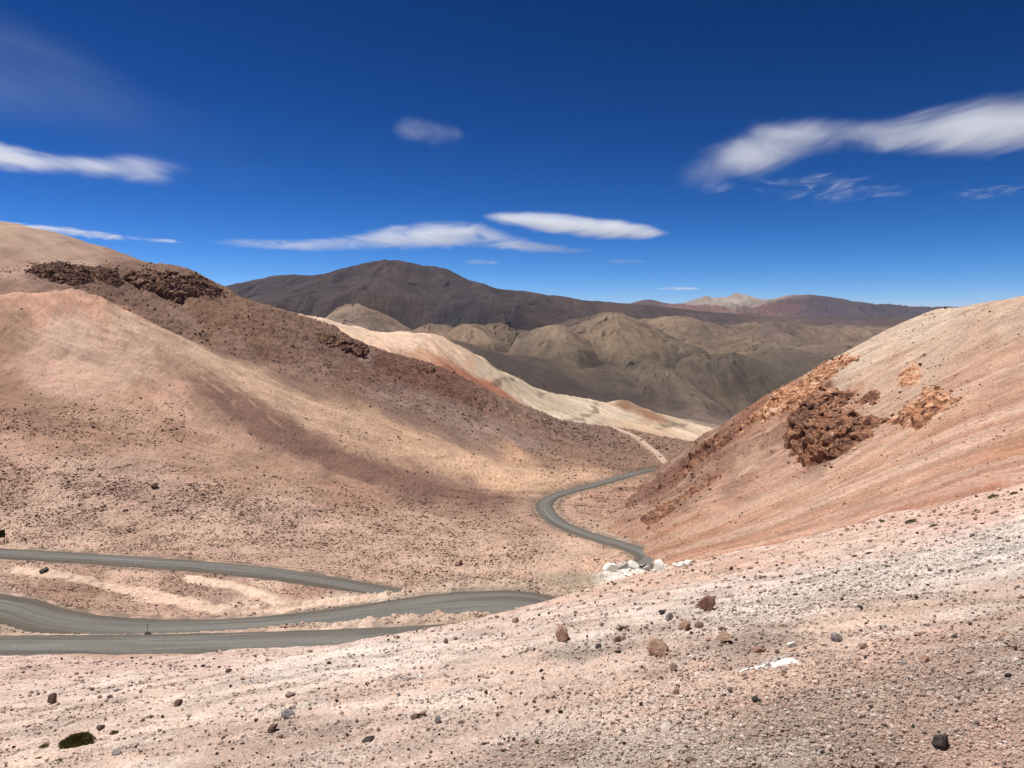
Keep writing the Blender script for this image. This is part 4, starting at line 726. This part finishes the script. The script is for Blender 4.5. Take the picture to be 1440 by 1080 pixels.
    for (i_, j_) in sel:
        v_, t_ = rock_shape(2, r.integers(1, 60), 14, .7, .28, .22); R_ = Matrix.Rotation(r.uniform(0, 6.28), 3, Vector(r.normal(size=3)).normalized()); sz = min(cell*.13*r.random()**-.6, cell*.27)*(.7+.6*m[i_, j_])
        Vb.append((v_-[0, 0, .35])@np.array(R_).T*sz+V3[i_, j_]); Tb.append(t_+o_); o_ += len(v_); k_ = r.random()*(len(c)-1.01); Cb.append(np.tile(c[int(k_)]*(1-k_ % 1)+c[int(k_)+1]*(k_ % 1), (len(v_), 1)))
    if nb: V = np.vstack([V]+Vb); T3 = np.vstack([T3]+Tb); cc = np.vstack([cc]+Cb)
    me = mesh_from(name, V, T3, False, cc)
    return tag(link(name, me, M_CRAG), label, 'rock outcrop')
DK = [(76, 54, 45), (106, 78, 64), (136, 102, 83), (168, 133, 112)]; RD = [(84, 60, 52), (116, 82, 68), (140, 100, 80), (166, 122, 96), (200, 162, 134)]; OR = [(104, 76, 62), (158, 112, 84), (200, 146, 112), (214, 170, 138), (234, 204, 180)]
outcrop(lf, [(36, 384), (50, 374), (90, 368), (122, 376), (135, 396), (110, 404), (70, 396)], 'dark jagged rock outcrop at the upper left, first of the row below the pale hill', DK, 4.5, 5., .5, 3, (0, -.4), 2)
outcrop(lf, [(112, 378), (140, 372), (165, 378), (176, 400), (160, 406), (135, 394)], 'narrow dark rock outcrop sloping down between its two bigger neighbours', DK, 4., 4., .5, 2.5, (0, -.4), 3)
outcrop(lf, [(165, 388), (200, 380), (245, 384), (280, 388), (305, 402), (314, 416), (285, 418), (262, 420), (250, 430), (230, 420), (200, 408), (178, 400)], 'longest dark brown cliff of the row, ending the crest against the sky', DK, 6.5, 7., .5, 4, (0, -.5), 4)
outcrop(lf, [(436, 466), (462, 470), (495, 482), (512, 486), (521, 500), (505, 502), (470, 490), (440, 480)], 'small dark outcrop halfway down the brown crest before the pale ridge', DK, 4., 4., .45, 2.5, (0, -.4), 5)
outcrop(lf, [(572, 512), (590, 510), (612, 518), (610, 526), (590, 522), (574, 518)], 'tiny black outcrop on the brown crest under the pale ridge', DK, 3., 3., .5, 1.8, (0, -.4), 6)
outcrop(rf, [(1113, 588), (1110, 622), (1124, 645), (1132, 664), (1160, 652), (1200, 632), (1243, 604), (1236, 588), (1205, 582), (1205, 552), (1172, 546), (1142, 560), (1125, 572)], 'tall reddish brown cliff standing out of the orange scree slope', RD, 7.2, 6.4, .25, 3.6, seed=7, up=.25, ochre=.45)
outcrop(rf, [(1240, 602), (1262, 584), (1285, 566), (1300, 545), (1330, 545), (1353, 562), (1343, 576), (1318, 584), (1302, 602), (1283, 616), (1279, 596), (1255, 600)], 'smaller orange and cream outcrop to the right of the tall reddish cliff', RD[:2]+OR[1:], 3.8, 4., .25, 3., seed=8, up=.2, ochre=.5)
outcrop(rf, [(1030, 606), (1062, 580), (1085, 562), (1120, 540), (1160, 512), (1200, 498), (1205, 506), (1180, 522), (1168, 545), (1140, 566), (1115, 580), (1075, 594), (1040, 612)], 'orange craggy rock band along the crest of the scree slope', OR, 3.2, 4., .35, 4.5, seed=9, up=.8)
outcrop(rf, [(1268, 520), (1290, 505), (1305, 520), (1300, 545), (1280, 545), (1262, 550), (1258, 535)], 'scattered cream rocks above the smaller orange outcrop', OR[1:], 2.0, 2.6, .3, 3.5, seed=10)
outcrop(rf, [(968, 642), (1000, 618), (1040, 596), (1062, 588), (1050, 604), (1015, 628), (985, 652), (960, 672), (945, 680)], 'broken brown rock rib running down the left edge of the scree slope', RD, 3., 3., .45, 2.2, (-.3, -.3), 11)

outcrop(rf, [(898, 738), (930, 712), (975, 684), (1010, 664), (1016, 670), (985, 694), (945, 722), (912, 745)], 'low broken rib of maroon rock near the foot of the scree slope', RD, 1.8, 2.2, .35, 2., seed=12)
outcrop(rf, [(1215, 552), (1228, 542), (1242, 548), (1240, 566), (1226, 574), (1214, 566)], 'small upright reddish rock between the tall cliff and the smaller outcrop', RD, 2.4, 2.4, .3, 1.6, seed=13)
def near_px(P, px, py): return inside(np.array(P, float), px, py)
CR = [[(1113, 588), (1110, 622), (1132, 664), (1200, 632), (1243, 604), (1205, 552), (1142, 560)], [(1240, 602), (1300, 545), (1353, 562), (1302, 602)], [(1030, 606), (1120, 540), (1200, 498), (1180, 522), (1115, 580)], [(1262, 550), (1290, 505), (1320, 520), (1290, 545)], [(945, 680), (1000, 618), (1062, 588), (1015, 628), (960, 680)], [(898, 738), (975, 684), (1016, 670), (945, 722)]]
def acc_cr(px, py, x, y): sd = np.max([near_px(P, px, py) for P in CR], axis=0); return sstep(-17, 4, sd+7*fbm(px/22, py/14, 3))*(.35+.65*sstep(-.2, .3, fbm(x/4, y/4, 3)))*(y > 170)
scatter('crag_rubble', rf, 5000, par(2.2, 1.1, 6), acc_cr, [((112, 80, 66), 4), ((150, 108, 84), 4), ((196, 150, 118), 3), ((224, 192, 164), 2), ((84, 60, 52), 2)], .25, .8, 1.2, rrgb, .15, (880, 1400, 480, 760), mat=M_PEB)
# ================================================================== PLANTS
def leafy(mat_cols, name):
    m, nt, b = newmat(name, .8); co = N(nt, 'ShaderNodeTexCoord').outputs['Object']; n = N(nt, 'ShaderNodeTexNoise', Scale=9., Detail=5.); nt.links.new(co, n.inputs['Vector'])
    nt.links.new(mix(nt, ramp(nt, n.outputs[0], .35, .65), *mat_cols), b.inputs['Base Color']); return m
M_CUSH = leafy(((.045, .044, .014), (.21, .18, .07)), 'cushion_plant_green'); M_DRY = leafy(((.05, .032, .024), (.15, .10, .075)), 'dry_twigs'); M_CUSH2 = leafy(((.06, .052, .03), (.15, .125, .075)), 'dull_cushion_green')
def cushion_mesh(seed, nleaf, mat, name, h=.36):
    r = np.random.default_rng(seed); V = []; T = []
    bv, bt = ICO[3]; base = bv*[1, .8, h]*.93*(1+.10*fbm(bv[:, 0]*2+seed, bv[:, 1]*2+bv[:, 2], 3)[:, None]); V.append(base); T.append(bt); off = len(base)
    for _ in range(nleaf):
        a = r.uniform(0, 6.283); c = r.uniform(0, 1)**.6; d = np.array([math.cos(a)*c, math.sin(a)*c, math.sqrt(max(0, 1-c*c))]); p = d*[1, .8, h]*(1+.10*fbm(np.array([d[0]*2+seed]), np.array([d[1]*2+d[2]]), 3)[0])
        t = r.normal(size=3)*.5+d*[.6, .6, 1.1]+[0, 0, .3]; t /= np.linalg.norm(t); s = np.cross(t, r.normal(size=3)); s /= np.linalg.norm(s); ln = r.uniform(.07, .19); w = ln*.20
        V.append(np.array([p-s*w, p+s*w, p+t*ln+s*w*.3, p+t*ln-s*w*.3])); T.append(np.array([[off, off+1, off+2], [off, off+2, off+3]])); off += 4
    me = mesh_from(name, np.vstack(V), np.vstack(T), False); me.materials.append(mat); return me
CU = [cushion_mesh(3, 2600, M_CUSH, 'cushion_plant', .42), cushion_mesh(4, 700, M_CUSH, 'cushion_plant', .4), cushion_mesh(5, 500, M_CUSH2, 'cushion_plant', .38)]
def plant(field, px, py, wp, k, lab, sy=.9, hs=1.):
    x, y, z = field.world(px, py); r = wp*y/F/2; o = bpy.data.objects.new('cushion_plant', CU[k]); COL.objects.link(o); o.location = (x, y+r*.3, z); o.scale = (r, r*sy, r*hs); o.rotation_euler = (.1, -.12 if px < 700 else -.25, random.uniform(-.2, .2)); return tag(o, lab, 'cushion plant')
plant(fg, 104, 1051, 50, 0, 'big dark green cushion plant in the lower left corner')
plant(fg, 61, 1052, 15, 1, 'small dark cushion plant left of the big one')
plant(fg, 160, 1033, 14, 1, 'small dark cushion plant uphill and right of the big one')
plant(fg, 55, 1067, 12, 1, 'thin dark cushion plant below the big one', .5, .5)
plant(fg, 82, 1070, 13, 1, 'lowest thin dark cushion plant under the big one', .4, .4)
for px, py, wp, lab in [(1282, 735, 17, 'largest dull green cushion plant on the edge below the orange scree'), (1314, 740, 11, 'dull green cushion plant just right of the largest one'), (1372, 719, 9, 'rounded dull cushion plant near the right edge above the white rubble'), (1242, 734, 8, 'small dark cushion plant left of the largest one'),
                        (1398, 700, 16, 'long flat cushion plant at the foot of the red band'), (1427, 695, 12, 'dark cushion plant closest to the right edge at the foot of the red band'), (1382, 737, 8, 'tiny dark cushion plant below the rounded dull one'), (1407, 758, 10, 'dark cushion plant on the white rubble band'), (1222, 779, 10, 'dark cushion plant downhill of the largest one'), (1202, 783, 9, 'dark cushion plant at the left of its downhill neighbour')]:
    plant(fg if np.isfinite(fg.hit(px, py)[0]) and fg.hit(px, py)[0] < 125 else rf, px, py, wp, 2, lab, .7, .9)
# a dead shrub: bare twigs from one root
def twig_shrub(px, py, wp, lab):
    x, y, z = fg.world(px, py); R = wp*y/F/2; r = np.random.default_rng(8); V = []; T = []; off = 0
    def stick(a, b, w0, w1):
        nonlocal off
        d = b-a; s = np.cross(d, [0, 0, 1.]); s = s/(np.linalg.norm(s)+1e-9); t = np.cross(d, s); t /= np.linalg.norm(t)+1e-9
        for p, w in ((a, w0), (b, w1)):
            for k in range(4): V.append(p+w*(s*math.cos(k*1.571)+t*math.sin(k*1.571)))
        for k in range(4): T.append([off+k, off+(k+1) % 4, off+4+(k+1) % 4, off+4+k])
        off += 8
    for _ in range(110):
        a = r.uniform(0, 6.28); p = np.array([r.normal(0, .3*R), r.normal(0, .15*R), -.02]); 
        for s in range(3):
            q = p+np.array([math.cos(a)*.22*R, math.sin(a)*.12*R, r.uniform(.03, .17)*R]); stick(p, q, .016*R*(3-s)/2, .012*R*(3-s)/2); a += r.normal(0, .7); p = q
    me = mesh_from('dead_shrub', np.array(V), np.array(T), False); o = link('dead_shrub', me, M_DRY, (x, y, z)); tag(o, lab, 'shrub')
twig_shrub(880, 884, 36, 'dry dead shrub of bare dark twigs between the red boulders')

# ================================================================== WHITE MINERAL STREAK
x0, y0, z0 = fg.world(1042, 944); x1, y1, z1 = fg.world(1118, 932); L0 = np.array([x0, y0]); L1 = np.array([x1, y1]); ln = np.linalg.norm(L1-L0); e = (L1-L0)/ln; f_ = np.array([-e[1], e[0]])
gs, gt = np.meshgrid(np.linspace(-.08, 1.1, 150), np.linspace(-1, 1, 60), indexing='ij'); hw = ln*.15*(.3+1.1*gs)
bx = L0[0]+e[0]*gs*ln+f_[0]*gt*hw; by = L0[1]+e[1]*gs*ln+f_[1]*gt*hw; mm = sstep(1, .5, np.abs(gt)+.5*fbm(bx*7, by*7, 4, .65))*sstep(-.08, .08, gs)*sstep(1.1, .98, gs)
gz = fg.z_at(bx, by)+.038*mm*(1+.6*fbm(bx*9, by*9, 3))*(.6+.5*gs)-.004; idx = np.arange(gs.size).reshape(gs.shape); Q = np.stack([idx[:-1, :-1], idx[1:, :-1], idx[1:, 1:], idx[:-1, 1:]], -1)[mm[:-1, :-1] > .04]
M_SALT = rock_mat('white_mineral', (.58, .54, .50), (.80, .78, .76), 26., .5)
tag(link('mineral_crust', mesh_from('mineral_crust', np.stack([bx, by, gz], -1).reshape(-1, 3), Q), M_SALT), 'bright white crust of crumbled mineral running down the foreground slope', 'mineral crust')

# ================================================================== ROAD SIGN SEEN FROM BEHIND, MARKER STAKE
def box(c, s):
    V = np.array([(sx, sy, sz) for sx in (-1, 1) for sy in (-1, 1) for sz in (-1, 1)])*np.array(s)/2+np.array(c)
    return V, np.array([[0, 1, 3, 2], [4, 6, 7, 5], [0, 4, 5, 1], [2, 3, 7, 6], [0, 2, 6, 4], [1, 5, 7, 3]])
def boxes(bs):
    V = []; Q = []; o = 0
    for c, s in bs: v, q = box(c, s); V.append(v); Q.append(q+o); o += 8
    return np.vstack(V), np.vstack(Q)
def flat_mat(name, c, rough=.6):
    m, nt, b = newmat(name, rough); co = N(nt, 'ShaderNodeTexCoord').outputs['Object']; n = N(nt, 'ShaderNodeTexNoise', Scale=6., Detail=6.); nt.links.new(co, n.inputs['Vector'])
    nt.links.new(mix(nt, ramp(nt, n.outputs[0], .3, .7), c, tuple(q*1.5 for q in c)), b.inputs['Base Color']); return m
x, y, z = lf.world(3, 764); e = bpy.data.objects.new('road_sign', None); COL.objects.link(e); e.location = (x, y, z); e.rotation_euler = (0, 0, math.radians(52)); tag(e, 'dark backed road sign on two posts at the left edge of the picture', 'road sign')
MP = flat_mat('dark_panel_metal', (.018, .018, .012)); MW = flat_mat('weathered_post', (.12, .09, .08), .8)
for nm, bs, m_ in (('panel', [((0, 0, 2.35), (1.5, .03, 1.9)), ((0, .03, 1.8), (1.5, .04, .06)), ((0, .03, 2.9), (1.5, .04, .06))], MP), ('post', [((-.5, .09, 1.3), (.16, .12, 3.4))], MW), ('post', [((.5, .09, 1.3), (.16, .12, 3.4))], MW)):
    o = link(nm, mesh_from(nm, *boxes(bs), False), m_); o.parent = e
x, y, z = lf.world(208, 893); tag(link('marker_stake', mesh_from('marker_stake', *boxes([((0, 0, .8), (.05, .05, 2.1)), ((0, 0, 1.8), (.09, .06, .12))]), False), MW, (x, y, z-.1)), 'thin marker stake between the two roads in the lower left', 'stake')
o = put_rock(lf, 208, 893, 8, 'dark', 'rock', .1, 3, 3, .7); tag(o, 'dark rock at the foot of the thin marker stake', 'rock')
o = put_rock(lf, 201, 894, 4, 'white', 'rock', .1, 2, 2, .8); tag(o, 'white stone beside the dark rock at the marker stake', 'rock')
o = put_rock(lf, 62, 804, 10, 'dark', 'rock', .1, 4, 3, .6); tag(o, 'dark rock in the strip between the upper and middle road', 'rock')
o = put_rock(lf, 217, 686, 9, 'brown', 'rock', .1, 5, 3, .8); tag(o, 'brown rock alone among tussocks on the valley side above the upper road', 'rock')
o = put_rock(lf, 645, 795, 10, 'red', 'rock', .1, 5, 3, .8); tag(o, 'reddish rock on open ground beyond the big road bend', 'rock')

# ================================================================== CLOUDS
def cloud(pts, dist, dens, label, depth=3., noise_s=1., bw=.5):
    """pts: (px, py of the middle, half height in px); a soft lens of thin ice cloud dist metres off"""
    DN = np.array([q[3] if len(q) > 3 else 1. for q in pts]); P = np.array([(*W(q[0], q[1], dist), q[2]*dist/F) for q in pts]); P[:, 3] *= 1.55; x0, x1 = P[0, 0], P[-1, 0]; zc = P[:, 2].mean(); xc = (x0+x1)/2; hx = (x1-x0)/2; hm = P[:, 3].max()
    xs = np.linspace(-1, 1, 72); t = (P[:, 0]-xc)/hx; S = lambda q: np.convolve(np.pad(np.interp(xs, t, q), 3, 'edge'), np.ones(7)/7, 'valid'); zz = S(P[:, 2]-zc); th = np.maximum(S(P[:, 3])*np.clip((1-np.abs(xs))*9, 0, 1)**.5, hm*.01); V = []; k = 20
    for a, b, c in zip(xs, zz, th):
        for j in range(k): q = j/k*2*math.pi; V.append((a*hx, math.cos(q)*c*depth, b+math.sin(q)*c))
    n = len(xs); Q = [(i*k+j, (i+1)*k+j, (i+1)*k+(j+1) % k, i*k+(j+1) % k) for i in range(n-1) for j in range(k)]; me = mesh_from('cloud', np.array(V), np.array(Q)); import bmesh
    bm = bmesh.new(); bm.from_mesh(me); bmesh.ops.holes_fill(bm, edges=[e for e in bm.edges if e.is_boundary]); bmesh.ops.recalc_face_normals(bm, faces=bm.faces); bm.to_mesh(me); bm.free()
    m = bpy.data.materials.new('cloud_vapour'); m.use_nodes = True; nt = m.node_tree; nt.nodes.clear(); L = nt.links.new; o_ = nt.nodes.new('ShaderNodeOutputMaterial'); pv = nt.nodes.new('ShaderNodeVolumePrincipled'); L(pv.outputs[0], o_.inputs['Volume'])
    pv.inputs['Color'].default_value = (.93, .965, 1, 1); pv.inputs['Anisotropy'].default_value = .2; co = N(nt, 'ShaderNodeTexCoord').outputs['Object']; sx = N(nt, 'ShaderNodeSeparateXYZ'); L(co, sx.inputs[0])
    def curve(vals, lo, hi):
        f = nt.nodes.new('ShaderNodeFloatCurve'); c = f.mapping.curves[0]; f.mapping.use_clip = False
        while len(c.points) > 2: c.points.remove(c.points[1])
        sel = np.linspace(0, n-1, 14).astype(int); c.points[0].location = (0, vals[0]); c.points[1].location = (1, vals[-1])
        for i in sel[1:-1]: c.points.new((xs[i]+1)/2, vals[i])
        f.mapping.update(); L(ramp(nt, sx.outputs[0], -hx, hx), f.inputs['Value']); return f.outputs[0]
    zl, zh = zz.min()-1, zz.max()+1; z0 = ramp(nt, curve((zz-zl)/(zh-zl), 0, 1), 0, 1, zl, zh); tc = ramp(nt, curve(th/hm, 0, 1), 0, 1, 0, hm); dcv = curve(S(DN)*np.clip((1-np.abs(xs))*3, 0, 1), 0, 1)
    ns = N(nt, 'ShaderNodeTexNoise', Scale=1., Detail=9., Roughness=.66, Distortion=.9); mp = N(nt, 'ShaderNodeMapping'); mp.inputs['Scale'].default_value = (noise_s/(hm*5), noise_s/(hm*12), noise_s/(hm*1.0)); L(co, mp.inputs[0]); L(mp.outputs[0], ns.inputs['Vector'])
    dz = math_(nt, 'DIVIDE', math_(nt, 'SUBTRACT', sx.outputs[2], z0), tc); dy = math_(nt, 'DIVIDE', sx.outputs[1], math_(nt, 'MULTIPLY', tc, depth)); r2 = math_(nt, 'ADD', math_(nt, 'MULTIPLY', dz, dz), math_(nt, 'MULTIPLY', dy, dy))
    body = math_(nt, 'SUBTRACT', math_(nt, 'SUBTRACT', 1., r2), math_(nt, 'MULTIPLY', math_(nt, 'SUBTRACT', ns.outputs[0], .36), bw*5.2)); dn = ramp(nt, body, 0, 1.0, 0, 1); dn = math_(nt, 'MULTIPLY', math_(nt, 'POWER', dn, 2.2), dcv)
    L(math_(nt, 'MULTIPLY', dn, 4.2*dens/(hm*depth)), pv.inputs['Density']); m.cycles.volume_step_rate = .5
    o = link('cloud', me, m, (xc, dist, zc)); return tag(o, label, 'cloud')
cloud([(-160, 200, 26), (-60, 215, 24), (0, 223, 18), (60, 230, 15), (120, 236, 12), (170, 240, 13, .8), (205, 238, 17, .6), (240, 240, 17, .35), (275, 242, 6, .1)], 9000, 1.5, 'bright white streak of cloud entering from the left edge of the sky', 3., 1.3, .6)
cloud([(-40, 310, 4), (40, 320, 6), (100, 327, 6), (170, 334, 4), (275, 341, 1.5)], 11000, .8, 'thin low cloud streak above the pale hill at the left', 3., 1., .5)
cloud([(280, 340, 3, .5), (350, 342, 7, .6), (420, 345, 7, .9), (500, 342, 9, .8), (560, 335, 15, .8), (630, 329, 16, 1), (680, 332, 14, .8), (720, 343, 9, .9), (780, 350, 7, 1), (845, 354, 3)], 9000, .9, 'long wavy white cloud over the dark mountain', 3., 1.8, .38)
cloud([(675, 304, 4), (720, 309, 9, 1), (780, 316, 12, 1), (850, 322, 12), (910, 327, 8), (948, 328, 2)], 9000, 1.4, 'smooth lens shaped white cloud right of the long wavy one', 3., .8, .35)
cloud([(548, 184, 7), (575, 185, 15), (605, 188, 17), (630, 189, 13), (656, 190, 6)], 9000, .13, 'small faint round cloud alone in the deep blue sky', 2.5, 1.2, .5)
cloud([(945, 246, 14, .2), (985, 238, 26, .4), (1030, 224, 34, .7), (1090, 204, 28, 1), (1150, 193, 20, .8), (1200, 192, 17, .7), (1240, 197, 20, .75), (1290, 190, 24, .9), (1350, 178, 31, 1), (1410, 176, 33, 1), (1470, 176, 34), (1560, 178, 30), (1640, 180, 10)], 9000, .95, 'large bright wing shaped cloud reaching the right edge of the sky', 2.5, 2.1, .5)
cloud([(1020, 248, 6, .4), (1080, 257, 12, .8), (1150, 264, 17), (1220, 266, 15), (1290, 270, 6, .4)], 9000, .45, 'ragged faint cloud strip under the large wing shaped cloud', 2.5, 3., 1.2)
cloud([(1320, 273, 4), (1370, 271, 9), (1430, 267, 8), (1490, 266, 3)], 9000, .25, 'faint thin wisp at the right edge below the large cloud', 2.5, 3., 1.1)
cloud([(645, 369, 2), (675, 369, 5), (705, 370, 2)], 9000, .2, 'tiny faint cloud just above the shoulder of the dark mountain')
cloud([(840, 368, 1), (875, 368, 3.5), (912, 368, 1)], 9000, .25, 'tiny thin cloud below the smooth lens shaped one')
cloud([(918, 406, 1), (955, 406, 2.4), (995, 405.5, 1)], 20000, .7, 'small bright sliver of cloud just above the far peaks', 8)
cloud([(1185, 432, 1), (1260, 430.5, 2.5), (1345, 429, 1)], 22000, .3, 'long faint sliver of cloud low over the right horizon', 8)
cloud([(-420, 10, 60, .6), (-150, 60, 100, 1), (60, 120, 95, 1), (200, 185, 70, .8), (330, 220, 45, .5), (440, 240, 20, .3)], 12000, .055, 'broad thin veil of cirrus in the upper left of the sky', 1.5, .9, .6)
scene.cycles.volume_bounces = 4; scene.cycles.max_bounces = 8
#@@END@@

# ================================================================== SKY AND SUN
SUN_AZ = math.radians(-66)       # bearing from +Y (forward), negative = to the left
SUN_EL = math.radians(67)
SKYC = ((.0190, 2.95), (.0640, 2.05), (.080, 1.98))
w = bpy.data.worlds.new('World'); scene.world = w; w.use_nodes = True; nt = w.node_tree; nt.nodes.clear()
sky = nt.nodes.new('ShaderNodeTexSky'); sky.sky_type = 'NISHITA'; sky.sun_disc = False; sky.sun_elevation = SUN_EL; sky.sun_rotation = SUN_AZ
sky.altitude = 4500; sky.air_density = 1.0; sky.dust_density = .1; sky.ozone_density = 3.0
bg = nt.nodes.new('ShaderNodeBackground'); bg.inputs[1].default_value = .12; out = nt.nodes.new('ShaderNodeOutputWorld')
sp = nt.nodes.new('ShaderNodeSeparateColor'); cb = nt.nodes.new('ShaderNodeCombineColor'); nt.links.new(sky.outputs[0], sp.inputs[0])
for i, (a, p) in enumerate(SKYC):     # the dark, dry air of a high pass
    nt.links.new(math_(nt, 'MULTIPLY', math_(nt, 'POWER', sp.outputs[i], p), a), cb.inputs[i])
nt.links.new(cb.outputs[0], bg.inputs[0]); nt.links.new(bg.outputs[0], out.inputs[0])
sl = bpy.data.lights.new('sun', 'SUN'); sl.energy = 4.0; sl.angle = math.radians(.53); sl.color = (1, .955, .89); so = bpy.data.objects.new('sun', sl); COL.objects.link(so)
d = Vector((math.sin(SUN_AZ)*math.cos(SUN_EL), math.cos(SUN_AZ)*math.cos(SUN_EL), math.sin(SUN_EL))); so.rotation_euler = d.to_track_quat('Z', 'Y').to_euler(); so.location = (0, 0, 60)

scene.view_settings.view_transform = 'Standard'; scene.view_settings.look = 'None'; scene.view_settings.exposure = .75; scene.view_settings.gamma = 1
scene.cycles.diffuse_bounces = 3; scene.cycles.transparent_max_bounces = 8
scene.cycles.use_denoising = True
# the air: far things fade a little
me = mesh_from('haze', *box((0, 0, 40), (122000, 122000, 1390)), False); m = bpy.data.materials.new('thin_haze'); m.use_nodes = True; nt = m.node_tree; nt.nodes.clear()
pv = nt.nodes.new('ShaderNodeVolumePrincipled'); pv.inputs['Color'].default_value = (.36, .62, 1, 1); pv.inputs['Density'].default_value = 7e-6; pv.inputs['Anisotropy'].default_value = .1; o_ = nt.nodes.new('ShaderNodeOutputMaterial'); nt.links.new(pv.outputs[0], o_.inputs['Volume'])
tag(link('haze', me, m), kind='stuff')
